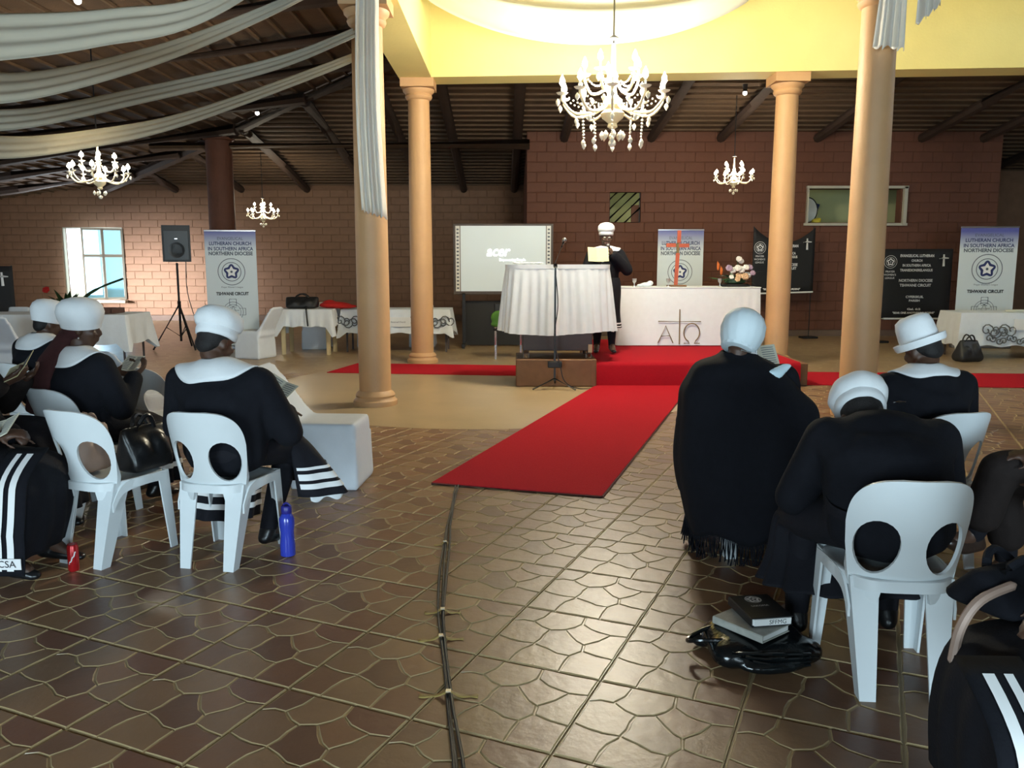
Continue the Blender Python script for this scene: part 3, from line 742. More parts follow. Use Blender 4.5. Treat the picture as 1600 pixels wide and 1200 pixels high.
def table(x, y, w, d, h, label, m, rz=0, r=.03, taper=True):
    t = thing('table', label, 'table', (x, y, 0), rz)
    MB().box((0, 0, h - .02), (w - .02, d - .02, .03), bev=.004).build('tabletop', m, t, False)
    for sx in (-1, 1):
        for sy in (-1, 1): MB().cyl((sx * (w / 2 - .06), sy * (d / 2 - .06), 0), (sx * (w / 2 - .06), sy * (d / 2 - .06), h - .03), r * .8 if taper else r, r, 10).build('leg', m, t)
    return t
table(-3.40, 13.95, .86, .62, .74, 'small table with pale wooden legs under a white cloth', M_plankwood, 0, .045)
tablecloth('tablecloth', -3.40, 13.95, .88, .64, .74, .28, 'white cloth with pointed corners on the small table with bags', seed=2, hang=.16)
table(-1.96, 14.35, 1.80, .62, .72, 'long table under the lace-trimmed cloth', M_greywood, 0, .02)
lace = tablecloth('lace_tablecloth', -1.96, 14.35, 1.82, .66, .72, .40, 'white lace cloth with scroll pattern on the long table behind the columns', seed=3, hang=.08)
def scrolls(parent, x0, x1, y, z0, z1, n, m, seed):
    rr = random.Random(seed)
    for k in range(n):
        cx = x0 + (x1 - x0) * (k + .5) / n; cz = (z0 + z1) / 2 + .02 * (-1) ** k; s = (z1 - z0) * .42; d = -1 if k % 2 else 1; mb = MB()
        for q in range(2):
            pts = [(cx + d * (q - .5) * s * .9 + d * s * .75 * (1 - t / 14) * math.cos(t * .62 + q * 3.1), y, cz + s * .8 * (1 - t / 14) * math.sin(t * .62 + q * 3.1)) for t in range(13)]
            mb.tube(pts, .010, 5)
        mb.build('lace_scroll', m, parent)
M_lacehole = mat('lace_shadow_grey', (0.13, 0.14, 0.15), 0.9, 0.1, 30)
scrolls(lace, -.94, -.18, -.375, .38, .66, 6, M_lacehole, 4); scrolls(lace, .28, .94, -.375, .38, .66, 5, M_lacehole, 5)
MB().box((.05, -.378, .52), (.42, .012, .16)).build('paper_notice', M_whitepaper, lace, False); text('notice_text', 'Reserved Church', .035, (.05, -.386, .52), M_ink, lace)
t = table(7.95, 13.4, 1.7, .7, .72, 'long table under lace at the right edge', M_greywood, -3, .02)
lace2 = tablecloth('lace_tablecloth', 7.95, 13.4, 1.75, .74, .72, .52, 'white lace cloth on the table beside the black handbag', rz=-3, seed=5, hang=.05)
scrolls(lace2, -.5, -.12, -.425, .28, .60, 3, M_lacehole, 6); scrolls(lace2, -.5, .9, -.43, .22, .40, 9, M_lacehole, 7)
MB().box((.12, -.425, .55), (.42, .012, .17)).build('paper_notice', M_whitepaper, lace2, False)
table(-7.0, 12.3, 2.9, .75, .76, 'long table under a white cloth below the casement window', M_greywood, 0, .02)
tablecloth('tablecloth', -7.0, 12.3, 2.95, .8, .76, .42, 'plain white cloth on the long table below the casement window', seed=8, hang=.12)
t = thing('wooden_tray', 'dark wooden tray on the long table near the maroon-scarf woman', 'tray', (-6.15, 12.25, .772))
MB().box((0, 0, .012), (.75, .4, .02), bev=.004).build('base', M_browntray, t, False)
for s in (-1, 1): MB().box((s * .36, 0, .045), (.02, .4, .06)).build('side', M_browntray, t, False); MB().box((0, s * .19, .045), (.72, .02, .06)).build('side', M_browntray, t, False)

# bags and cloth on the small table
def bag(name, x, y, z, w, d, h, label, m, rz=0, handle=True, top=.55):
    t = thing(name, label, 'bag', (x, y, z), rz)
    b = Blob(.02 if w > .3 else .014)
    b.hull([((sx * w * .38, sy * d * .30, h * .2), (w * .12, d * .2, h * .2)) for sx in (-1, 1) for sy in (-1, 1)] + [((sx * w * .30 * top / .55, 0, h * .86), (w * .1, d * .14, h * .13)) for sx in (-1, 1)])
    b.ell((w * .22, -d * .2, h * .45), (w * .22, d * .3, h * .36)); b.ell((-w * .2, -d * .22, h * .4), (w * .22, d * .28, h * .32))
    b.build('body', m, t, 2)
    if handle:
        for s in (-1, 1): MB().tube(bez((-w * .22, s * d * .1, h * .9), (0, s * d * .3, h * 1.5), (w * .22, s * d * .1, h * .9), 8), .012, 6).build('handle', m, t)
    return t
bag('travel_bag', -3.50, 13.95, .75, .52, .3, .20, 'dark bag lying on the small white-clothed table', M_blackplastic, 0, True, .8)
MB().tube([(-3.42, 13.86, .80), (-3.36, 13.62, .755), (-3.35, 13.575, .74), (-3.34, 13.56, .62), (-3.33, 13.56, .48)], .014, 6).build('bag_strap', M_blackplastic, None)
tag(bpy.data.objects['bag_strap'], 'black strap hanging over the front of the small white table', 'strap')
b = Blob(.02); b.ell((0, 0, .05), (.28, .16, .06)); b.ell((.15, -.03, .03), (.24, .14, .04)); b.ell((-.1, .04, .08), (.12, .1, .06))
o = b.build('red_cloth', M_red, None, 2); o.location = (-2.98, 14.05, .75); tag(o, 'crumpled red cloth lying beside the dark bag', 'cloth')
bag('handbag', 7.02, 12.75, 0, .40, .28, .34, 'black handbag on the floor by the lace table', M_blackplastic, 10)

# ---- pulpit with gathered white cloth, on castors on a wooden box
t = thing('wooden_box', 'low worn wooden box carrying the pulpit', 'box', (.54, 10.45, 0.004))
MB().box((0, 0, .17), (.98, .80, .33), bev=.008).build('body', M_darkwood, t, False)
for sx in (-1, 1): MB().box((sx * .45, -.407, .17), (.05, .012, .32)).build('batten', M_darkwood, t, False)
t = thing('pulpit', 'dark grey pulpit on castors draped in gathered white cloth', 'pulpit', (.56, 10.45, .342))
MB().box((0, 0, .50), (.86, .52, .82), bev=.01).build('cabinet', M_greywood, t, False)
MB().box((.40, -.02, .12), (.05, .53, .1)).build('side_board', M_plankwood, t, False)
MB().box((0, 0, 1.10), (1.08, .54, .05), bev=.01).build('top_board', M_greywood, t, False)
def pul(u, v):
    a = 2 * math.pi * u; c, s = math.cos(a), math.sin(a); k = 5
    rr = (abs(c) ** k + abs(s) ** k) ** (-1 / k)
    fl = .012 * math.sin(a * 46) * min(1, v * 3) + .025 * math.sin(a * 11 + 1) * v
    x = (.635 + .075 * v + fl) * rr * c; y = (.335 + .06 * v + fl) * rr * s
    z = 1.13 - .80 * v * (1 + .03 * math.sin(a * 3 + .5) ) - (.02 * v if y < 0 else 0)
    return (x, y, z)
MB().grid(pul, 240, 12, True).build('gathered_skirt', M_pulpit_cloth, t, True, 70)
mb = MB(); mb.grid(lambda u, v: (lambda p: (p[0] * (1 - .0), p[1], p[2]))(pul(u, 0)) if v < .5 else (0, 0, 1.135), 60, 2, True); mb.build('cloth_top', M_pulpit_cloth, t, False)
mb = MB(); mb.grid(lambda u, v: (pul(u, 0)[0] * 1.012, pul(u, 0)[1] * 1.02, 1.14 - .05 * v), 120, 2, True); mb.build('gather_band', M_pulpit_cloth, t, True, 60)
for sx in (-1, 1):
    for sy in (-1, 1):
        c = MB(); c.cyl((sx * .385, sy * .225, .0), (sx * .385, sy * .225, .1), .036, n=12); c.build('castor', M_chrome, t)
b = Blob(.02)
for k in range(4): b.ell((-.50 + k * .09, -.22 + .02 * k, 1.155), (.07, .05, .016))
b.build('folded_cloth', M_whitepaper, t, 1)
# microphone stand
t = thing('microphone_stand', 'black boom microphone stand in front of the pulpit', 'microphone stand', (.51, 9.86, 0.004))
MB().cyl((0, 0, .10), (0, 0, 1.46), .012, n=10).build('pole', M_blackmetal, t)
for a in (200, 330, 85, ):
    MB().cyl((0, 0, .13), (.28 * math.cos(R(a)), .28 * math.sin(R(a)), .012), .011, n=8).build('leg', M_blackmetal, t)
MB().box((0, -.02, .30), (.17, .05, .08), bev=.01).build('junction_box', M_blackplastic, t)
MB().cyl((0, 0, 1.44), (0, 0, 1.49), .022, n=10).build('clutch', M_blackmetal, t)
MB().cyl((-.02, 0, 1.46), (.085, 0, 1.72), .008, n=8).build('boom', M_greymetal, t)
mc = MB(); mc.tube([(.07, 0, 1.68), (.095, 0, 1.745)], [.014, .022], 10); mc.build('microphone', M_blackmetal, t)
MB().ell((.102, -.005, 1.762), .029).build('microphone_head', M_greymetal, t)
MB().tube(spline([(.0, -.02, 1.4), (.03, -.03, 1.0), (-.01, -.03, .6), (.06, -.05, .30), (.12, -.06, .1), (.3, -.02, .008), (.6, .1, .006)], 6), .006, 6).build('cable', M_blackplastic, t)

# ---- altar
t = thing('altar', 'altar table covered to the floor in white cloth with gold cross and Greek letters', 'altar', (2.58, 12.5, .305))
def alt(u, v):
    s = u * 4; w, d = 1.03, .34
    if s < 1: p = (-w + 2 * w * s, -d, 0, -1)
    elif s < 2: p = (w, -d + 2 * d * (s - 1), 1, 0)
    elif s < 3: p = (w - 2 * w * (s - 2), d, 0, 1)
    else: p = (-w, d - 2 * d * (s - 3), -1, 0)
    pleat = .016 * math.sin(u * 420) if (s < 1 and p[0] > .66) else .003 * math.sin(u * 130)
    o = pleat * v + .03 * v
    return (p[0] + p[2] * o, p[1] + p[3] * o, .845 - .842 * v)
mb = MB(); mb.grid(alt, 400, 6, True); mb.build('cloth_front', M_cloth, t, True, 60)
MB().box((0, 0, .842), (2.08, .70, .014), bev=.004).build('cloth_top', M_cloth, t, False)
for sx in (-1, 1):
    for sy in (-1, 1): MB().box((sx * .95, sy * .26, .41), (.06, .06, .82)).build('leg', M_darkwood, t, False)
yy = -.372
def strokes(name, paths, r, m, parent):
    for p in paths: MB().tube(p, r, 6).build(name, m, parent)
ox = -.14
strokes('gold_cross', [[(ox, yy - .004, .53), (ox, yy - .03, .02)], [(ox - .31, yy - .012, .355), (ox + .31, yy - .012, .35)]], .008, M_gold, t)
strokes('gold_alpha', [[(ox - .31, yy - .02, .04), (ox - .20, yy - .012, .29), (ox - .09, yy - .02, .04)], [(ox - .265, yy - .018, .14), (ox - .135, yy - .018, .145)]], .008, M_gold, t)
om = [(ox + .07, yy - .022, .035), (ox + .15, yy - .022, .035)] + [(ox + .18 + .115 * math.cos(a), yy - .017, .19 + .135 * math.sin(a)) for a in [R(245 - 12.5 * k) for k in range(25)]] + [(ox + .22, yy - .022, .035), (ox + .30, yy - .022, .035)]
strokes('gold_omega', [om], .008, M_gold, t)
t = thing('altar_cross', 'standing wooden cross draped in an orange-red strip on the altar', 'cross', (2.44, 12.42, 1.155))
MB().box((0, 0, .012), (.28, .12, .024), bev=.006).build('base', M_darkwood, t, False)
MB().box((-.015, 0, .42), (.038, .03, .80), Matrix.Rotation(R(2.2), 4, 'Y'), bev=.004).build('upright', M_gold, t, False)
MB().box((0, 0, .60), (.34, .032, .045), bev=.004).build('crossbar', M_gold, t, False)
mb = MB(); mb.box((-.018, -.02, .25), (.055, .012, .48), Matrix.Rotation(R(2.2), 4, 'Y')); mb.box((.015, -.02, .73), (.055, .012, .18)); mb.build('red_strip', M_sash, t, False)
mb = MB(); mb.box((.09, -.02, .60), (.15, .012, .055)); mb.box((-.10, -.02, .605), (.14, .012, .055)); mb.build('red_strip', M_sash, t, False)
for x, lab in ((1.80, 'small clear glass goblet near the pulpit end of the altar'), (2.30, 'small clear glass goblet beside the altar cross'), (3.06, 'small clear glass goblet between the cross and the flowers')):
    t = thing('goblet', lab, 'goblet', (x, 12.33, 1.155), 0, 'goblets on the altar')
    MB().lathe([(.032, 0), (.03, .006), (.008, .014), (.007, .05)], 16).build('foot', M_alu, t); MB().lathe([(.008, .05), (.028, .075), (.033, .12), (.029, .12), (.02, .07)], 16).build('cup', M_alu, t)
b = Blob(.012); b.ell((0, 0, .03), (.09, .05, .035)); b.ell((.06, .01, .05), (.05, .04, .04)); b.ell((-.09, 0, .02), (.05, .04, .022)); o = b.build('white_napkin', M_cloth, None, 2); o.location = (1.98, 12.36, 1.155); tag(o, 'crumpled white napkin on the altar near the speaker', 'napkin')

def leaf(p, d, L, w, bend=.3):
    d = Vector(d).normalized(); x, y, _ = frame_from(d); mb = MB(); vs = []; n = 5
    for i in range(n + 1):
        t_ = i / n; c = Vector(p) + d * L * t_ - Vector((0, 0, 1)) * bend * L * t_ * t_; ww = w * math.sin(math.pi * (.08 + .92 * t_) ** .8) * .5 + .0015
        vs += [tuple(c - x * ww + y * .15 * ww), tuple(c - y * .1 * ww), tuple(c + x * ww + y * .15 * ww)]
    fs = []
    for i in range(n): a = 3 * i; fs += [(a, a + 1, a + 4, a + 3), (a + 1, a + 2, a + 5, a + 4)]
    return vs, fs
def leaves(parent, n, seed, L, w, rad, m, up=.4, c=(0, 0, 0)):
    rr = random.Random(seed)
    for k in range(n):
        a = rr.uniform(0, 6.28); d = (math.cos(a) * rad, math.sin(a) * rad, rr.uniform(.1, 1) * up * 2)
        mb = MB(); mb.add(*leaf(c, d, L * rr.uniform(.6, 1.1), w * rr.uniform(.7, 1.2), rr.uniform(.1, .5))); mb.build('leaf', m, parent, True, None)
def flower(parent, c, r, m, n=9, seed=0):
    rr = random.Random(seed); mb = MB()
    for k in range(n):
        a = 2 * math.pi * k / n + rr.uniform(-.2, .2); e = .3 + .5 * (k % 2)
        mb.ell((c[0] + r * .55 * math.cos(a), c[1] + r * .3 * math.sin(a) - r * .25, c[2] + r * .5 * math.sin(a) + r * .1 * e), (r * .42, r * .3, r * .36), n=6)
    mb.ell((c[0], c[1] - r * .4, c[2]), r * .35, n=6); mb.build('blossom', m, parent)
t = thing('flower_arrangement', 'mixed arrangement of white, peach and lilac flowers on the altar corner', 'flowers', (3.30, 12.40, 1.155))
MB().lathe([(.22, 0), (.23, .02), (.20, .04), (.05, .045)], 24, sx=1, sy=.6).build('tray', M_blackplastic, t)
MB().lathe([(.10, .04), (.15, .06), (.15, .12), (.08, .13)], 20, sx=1, sy=.7).build('foam_base', M_darkgreen, t)
leaves(t, 34, 11, .30, .05, 1.0, M_green, .45, (0, 0, .1)); leaves(t, 8, 12, .42, .03, .35, M_darkgreen, 1.0, (.1, 0, .1))
for k, (x, z, r, m) in enumerate([(.0, .27, .055, M_petalw), (.06, .25, .06, M_petalw), (-.06, .24, .055, M_petalw), (.12, .28, .05, M_petalw), (.02, .40, .05, M_petalw), (.06, .37, .045, M_petalw), (.11, .15, .06, M_petalo), (.03, .16, .055, M_petalo), (.16, .17, .055, M_petalw), (.0, .11, .045, M_petalo), (-.12, .27, .055, M_petalp), (.19, .28, .05, M_petalp), (.22, .2, .045, M_petalp), (-.08, .14, .04, M_petalw)]): flower(t, (x, -.12 + .03 * (k % 3), z), r, m, 9, k)
for x, z in ((-.27, .24), (-.22, .17)):
    mb = MB()
    for k in range(4): mb.add(*leaf((x, -.05, z), (-.1 + .12 * k, -.1, 1), .14 - .02 * k, .025, 0))
    mb.build('strelitzia_bloom', M_orange, t, True, None)
MB().tube(bez((-.1, -.05, .1), (-.25, -.06, .10), (-.42, -.06, .14), 8), [.012] * 4 + [.01] * 3 + [.004, .002], 6).build('stem', M_green, t)

# ---- potted plants
t = thing('potted_plant', 'spiky plant with a red flower in front of the casement window', 'plant', (-8.1, 15.2, 0))
MB().lathe([(.14, 0), (.19, .3), (.2, .32), (.17, .32), (.1, .28)], 20).build('pot', M_blackplastic, t)
MB().cyl((0, 0, .2), (0, 0, .6), .05, .03, 8).build('stem', M_green, t)
leaves(t, 70, 21, .62, .12, 1.0, M_darkgreen, .6, (0, 0, .62)); flower(t, (-.30, -.1, 1.02), .07, M_red, 7, 3)
MB().tube(spline([(.1, 0, .5), (.30, 0, .85), (.6, 0, 1.05), (1.05, 0, 1.22)], 4), [.03] * 8 + [.02] * 5, 7).build('stem', M_darkgreen, t)
t = thing('potted_plant', 'leafy green plant with white lilies on the table at right edge', 'plant', (8.75, 13.5, .735))
MB().lathe([(.10, 0), (.14, .18), (.15, .2), (.12, .2)], 20).build('pot', M_blackplastic, t)
leaves(t, 44, 31, .42, .09, .9, M_green, .6, (0, 0, .18))
for k, (x, z) in enumerate(((-.22, .55), (-.15, .62), (-.30, .2), (.0, .6))): flower(t, (x, -.2, z), .055, M_petalw, 6, 40 + k)
b = Blob(.012); b.ell((0, 0, .02), (.09, .03, .025)); b.cap((.05, 0, .02), .025, (.26, .02, .025), .018); o = b.build('wrapped_bouquet', M_paper2, None, 2); o.location = (7.88, 13.2, .73); tag(o, 'small cream wrapped item lying on the lace at right', 'parcel')

# ---- projection board
t = thing('projection_board', 'grey-framed interactive projection board showing a laptop start-up logo', 'screen', (-.155, 14.85, 0), 0)
M_screen = mat('projected_screen', (0.56, 0.62, 0.62), 0.5, 0.03, 2, emit=(0.60, 0.69, 0.70), estr=0.30)
MB().box((0, 0, 1.565), (1.76, .05, 1.24), bev=.01).build('frame', M_greywood, t, False)
MB().box((0, -.028, 1.575), (1.50, .012, 1.14)).build('screen', M_screen, t, False)
for s in (-1, 1):
    MB().box((s * .80, -.028, 1.575), (.075, .010, 1.14)).build('icon_strip', M_whitepaper, t, False)
    mb = MB()
    for k in range(17): mb.box((s * .80, -.035, 1.06 + k * .064), (.038, .004, .026))
    mb.build('strip_icons', M_greyink, t, False)
    MB().box((s * .70, 0, .50), (.05, .05, .95)).build('stand_post', M_blackmetal, t, False)
    MB().box((s * .70, 0, .06), (.06, .55, .05)).build('stand_foot', M_blackmetal, t, False)
    for q in (-1, 1): MB().cyl((s * .70, q * .25, .0), (s * .70, q * .25, .05), .025, n=10).build('castor', M_greymetal, t)
M_logo = mat('projected_white', (0.9, 0.9, 0.9), 0.5, 0, emit=(1, 1, 1), estr=1.1)
text('logo_text', 'acer', .26, (-.10, -.040, 1.70), M_logo, t, bold=.004, shear=.25, width=.42)
text('slogan_text', 'Empowering People', .07, (.16, -.040, 1.555), M_logo, t, bold=.0008, width=.46)
MB().box((0, .3, .42), (1.5, .03, .8)).build('apron', M_blackplastic, t, False)
# chair with green jacket
t = thing('office_chair', 'chrome-legged chair with a bright green jacket over its back, beside the pulpit', 'chair', (-.06, 13.2, 0))
for sx in (-1, 1):
    for sy in (-1, 1): MB().cyl((sx * .2, sy * .2, 0), (sx * .2, sy * .2, .46 if sy > 0 else .46), .013, n=8).build('leg', M_chrome, t)
    MB().cyl((sx * .2, -.2, .45), (sx * .19, -.24, .88), .013, n=8).build('back_post', M_chrome, t)
MB().box((0, 0, .47), (.46, .44, .05), bev=.015).build('seat', M_blackplastic, t, False)
MB().box((0, -.24, .74), (.44, .05, .30), bev=.02).build('backrest', M_blackplastic, t, False)
b = Blob(.02); b.hull([((-.15, -.27, .66), (.13, .05, .12)), ((.1, -.27, .68), (.12, .05, .10))]); b.ell((-.2, -.29, .56), (.08, .03, .05)); b.build('green_jacket', M_greencloth, t, 2)

# ---- pull-up banners
def star(r0, r1, c): return [(c[0] + (r0 if k % 2 == 0 else r1) * math.sin(math.pi * k / 5), c[1] + (r0 if k % 2 == 0 else r1) * math.cos(math.pi * k / 5)) for k in range(10)]
def emblem(t, cx, cz, y, r, m1, m2, white):
    mb = MB(); mb.annulus((cx, cz), r * .95, r, y=y); mb.annulus((cx, cz), r * .66, r * .71, y=y); mb.build('emblem_ring', m1, t, False)
    mb = MB(); n = 50; pts = [(cx + r * (.50 + .075 * math.cos(5 * a)) * math.sin(a), cz + r * (.50 + .075 * math.cos(5 * a)) * math.cos(a)) for a in [2 * math.pi * k / n for k in range(n)]]
    mb.add([(x, y, z) for x, z in pts], [tuple(range(n))]); mb.build('emblem_field', m2, t, False)
    mb = MB(); s = star(r * .44, r * .24, (cx, cz)); mb.add([(x, y - .002, z) for x, z in s] + [(cx, y - .002, cz)], [(k, (k + 1) % 10, 10) for k in range(10)]); mb.build('emblem_star', white, t, False)
    mb = MB(); mb.annulus((cx, cz), .001, r * .09, 12, y=y - .003); mb.build('emblem_centre', m1, t, False)
def celtic(t, cx, cz, y, s, m):
    mb = MB(); w = .004
    def ln(a, b): mb.tube([(cx + a[0] * s, y, cz + a[1] * s), (cx + b[0] * s, y, cz + b[1] * s)], w, 4)
    q = .115; L = .42; D = .62; T = .44
    for P in ([(-q, .19), (-q, T), (q, T), (q, .19)], [(-q, -.2), (-q, -D), (q, -D), (q, -.2)], [(-.2, q), (-L, q), (-L, -q), (-.2, -q)], [(.2, q), (L, q), (L, -q), (.2, -q)]):
        for a, b in zip(P, P[1:]): ln(a, b)
    ln((0, .2), (-.22, -.27)); ln((0, .2), (.22, -.27)); ln((-.2, q * .4), (.2, q * .4)); ln((-.06, .0), (.0, -.25)); ln((.06, 0), (0, -.25)); ln((-.1, .24), (.1, .14)); ln((.1, .24), (-.1, .14))
    mb.build('printed_cross', m, t, False); mb = MB(); mb.annulus((cx, cz), s * .33, s * .345, y=y); mb.annulus((cx, cz), s * .25, s * .262, y=y); mb.build('cross_ring', m, t, False)
def pullup(x, y, w, h, rz, label, full=True):
    t = thing('pullup_banner', label, 'banner', (x, y, 0), rz, 'church pull-up banners')
    k = h / 2.05
    MB().box((0, 0, h / 2 + .03), (w, .006, h - .06)).build('panel', M_bannerprint, t, False)
    MB().box((0, .04, .035), (w + .04, .14, .07), bev=.015).build('base', M_greymetal, t, False)
    MB().box((0, 0, h), (w + .01, .02, .03), bev=.006).build('top_rail', M_alu, t, False)
    MB().cyl((0, .03, .06), (0, .02, h), .01, n=8).build('pole', M_greymetal, t)
    Y = -.006
    text('print_text', 'EVANGELICAL', .075, (0, Y, h - .135 * k), M_greyink, t, width=w * .5)
    text('print_text', 'LUTHERAN CHURCH', .085, (0, Y, h - .22 * k), M_navyink, t, bold=.002, width=w * .82)
    text('print_text', 'IN SOUTHERN AFRICA', .085, (0, Y, h - .31 * k), M_navyink, t, bold=.002, width=w * .88)
    text('print_text', 'NORTHERN DIOCESE', .085, (0, Y, h - .39 * k), M_greyink, t, bold=.003, width=w * .86)
    emblem(t, 0, h - .70 * k, Y, .235 * w / .87, M_greyink, M_navyink, M_white_print)
    text('print_text', "Prayer Women's League", .04, (0, Y, h - .965 * k), M_greyink, t, width=w * .42)
    if full:
        text('print_text', 'TSHWANE CIRCUIT', .075, (0, Y, h - 1.08 * k), M_ink, t, bold=.003, width=w * .64)
        celtic(t, 0, h - 1.39 * k, Y, .50, M_greyink)
        text('print_text', "WOMEN'S LEAGUE", .075, (0, Y, h - 1.78 * k), M_ink, t, bold=.003, width=w * .74)
        text('print_text', 'PHASHA', .05, (-.2, Y, h - 1.90 * k), M_greyink, t)
    return t
pullup(-4.86, 14.55, .86, 2.05, 6, 'tall white and blue banner with the cross, nearest the tripod loudspeaker')
pullup(2.84, 14.2, .77, 2.05, 0, 'white and blue star banner standing behind the altar cross')
pullup(8.34, 14.75, .96, 2.12, -6, 'tall white and blue banner beside the lace table at right')
# ---- black cloth banners on stands
def black_banner(x, y, w, z0, z1, dip, rz, label, txt=True):
    t = thing('cloth_banner', label, 'banner', (x, y, 0), rz, 'black cloth banners on stands')
    n = 20
    def f(u, v):
        zt = z1 - dip * (1 - (2 * u - 1) ** 2); zb = z0 + .03 * (u if dip else 0)
        return (-w / 2 + w * u, .02 * math.sin(u * 9) * dip, zb + (zt - zb) * v)
    MB().grid(f, n, 8).build('cloth', M_bannerblack, t, True, None, .006)
    MB().tube([(f(u / 19, 0)[0], f(u / 19, 0)[1] - .01, f(u / 19, 0)[2]) for u in range(20)], .018, 6).build('fringe_hem', M_whitepaper, t)
    MB().cyl((w / 2 - .02, .04, 0), (w / 2 - .02, .04, z1 + .01), .010, n=8).build('pole', M_blackmetal, t)
    MB().box((w / 2 - .02, .04, .02), (.32, .22, .04), bev=.01).build('foot', M_blackmetal, t, False)
    MB().cyl((-w / 2 + .02, .04, 0), (-w / 2 + .02, .04, z1 + .01), .010, n=8).build('pole', M_blackmetal, t)
    MB().box((-w / 2 + .02, .04, .02), (.32, .22, .04), bev=.01).build('foot', M_blackmetal, t, False)
    H = (z1 - z0); Y = -.03
    for s, fz, sz, ww in (('EVANGELICAL LUTHERAN', .10, .07, .62), ('CHURCH', .17, .06, .2), ('IN SOUTHERN AFRICA', .24, .065, .52), ('TRANSDIONSRELANGUS', .31, .065, .60), ('NORTHERN DIOCESE', .46, .07, .62), ('TSHWANE CIRCUIT', .53, .07, .58), ('CYFERSKUIL', .70, .06, .33), ('PARISH', .755, .055, .2), ('Gal. 6:2', .90 - .02, .05, .25), ('"BEAR ONE ANOTHER\'S BURDENS"', .935, .05, .78)):
        text('banner_text', s, sz, (-.03, Y, z1 - dip * .9 - (H - dip * .9) * fz * .98), M_white_print, t, bold=.002, width=ww * w / 1.28)
    emblem(t, -w * .40, z1 - dip * .55 - .24, Y, .12, M_white_print, M_white_print, M_bannerblack)
    for k, s in enumerate(('PRAYER', "WOMEN'S", 'LEAGUE')): text('banner_text', s, .05, (-w * .40, Y, z1 - dip * .5 - .42 - k * .06), M_white_print, t)
    mb = MB(); cx = w * .36; cz = z1 - dip * .4 - .22
    mb.tube([(cx, Y, cz + .12), (cx + .005, Y, cz - .10)], [.015, .022], 6); mb.tube([(cx - .08, Y, cz + .04), (cx, Y, cz + .055), (cx + .09, Y, cz + .05)], [.01, .02, .01], 6); mb.build('white_cross', M_white_print, t)
    return t
black_banner(5.36, 16.6, 1.28, .90, 2.20, .30, 8, 'black cloth banner with a dipped top edge, behind the far column')
black_banner(7.60, 15.75, 1.30, .46, 1.76, 0, 0, 'black cloth banner with a straight top edge, beside the bucket hat woman')
black_banner(-8.72, 13.6, 1.1, .5, 1.45, 0, 20, 'black cloth banner at the left edge of the picture')
# ---- loudspeaker on tripod
t = thing('speaker_tripod', 'black tripod stand under the loudspeaker', 'stand', (-5.82, 14.6, 0))
MB().cyl((0, 0, .14), (0, 0, 1.5), .02, n=10).build('pole', M_blackmetal, t)
for a in (215, 320, 90):
    l = MB(); l.cyl((0, 0, .78), (.47 * math.cos(R(a)), .47 * math.sin(R(a)), .012), .016, n=8); l.build('leg', M_blackmetal, t)
    MB().cyl((0, 0, .22), (.24 * math.cos(R(a)), .24 * math.sin(R(a)), .40), .009, n=6).build('brace', M_blackmetal, t)
MB().cyl((0, 0, .74), (0, 0, .84), .032, n=10).build('collar', M_blackmetal, t)
t = thing('loudspeaker', 'black loudspeaker box on the tripod near the casement window', 'speaker', (-5.78, 14.6, 1.5), 12)
MB().hull([(sx * .23, -.17, z) for sx in (-1, 1) for z in (.02, .64)] + [(sx * .17, .17, z) for sx in (-1, 1) for z in (.03, .63)]).build('cabinet', M_blackplastic, t, False)
MB().box((0, -.175, .30), (.40, .012, .50), bev=.004).build('grille', M_blackmetal, t, False)
MB().lathe([(.10, 0), (.13, .012), (.14, .012), (.14, 0)], 24, M=Matrix.Translation((0, -.185, .22)) @ Matrix.Rotation(R(90), 4, 'X')).build('woofer', M_blackmetal, t)
MB().box((0, -.184, .41), (.045, .006, .018)).build('badge', M_alu, t, False)
MB().tube(spline([(0.1, .1, 0.1), (.1, .05, -.5), (.25, .0, -1.1), (.35, 0, -1.49)], 5), .007, 6).build('cable', M_blackplastic, t)

# ---- hatch contents
t = thing('enamel_basin', 'white enamel basin standing on edge in the hatch', 'basin', (6.12, 17.75, 2.32), 25)
MB().lathe([(.02, 0), (.14, .01), (.24, .09), (.26, .10), (.235, .10), (.13, .03), (.02, .02)], 28, M=Matrix.Translation((0, 0, .27)) @ Matrix.Rotation(R(90), 4, 'X')).build('bowl', M_enamel, t); mb = MB(); mb.tube([(.255 * math.cos(a), -.10, .27 + .255 * math.sin(a)) for a in [2 * math.pi * k / 28 for k in range(28)]], .012, 6, closed=True); mb.build('rim', M_blackplastic, t)
b = Blob(.014); b.ell((0, 0, .06), (.10, .08, .06)); b.ell((.05, 0, .10), (.06, .05, .03)); o = b.build('yellow_duster', M_yellowobj, None, 2); o.location = (6.32, 17.60, 2.30); tag(o, 'bright yellow cloth on the hatch sill', 'cloth')
mb = MB(); mb.box((5.1, 18.3, 2.26), (9.0, 1.5, .08)); struct('trim_3', mb, M_creamwall)
MB().poly([(0, 0), (.12, .02), (.16, .14), (.05, .17), (-.03, .1)], .01).build('wall_sticker', M_navyink, None, False)
o = bpy.data.objects['wall_sticker']; o.location = (6.85, 19.33, 2.68); tag(o, 'small dark sticker on the store room wall behind the hatch', 'sticker')

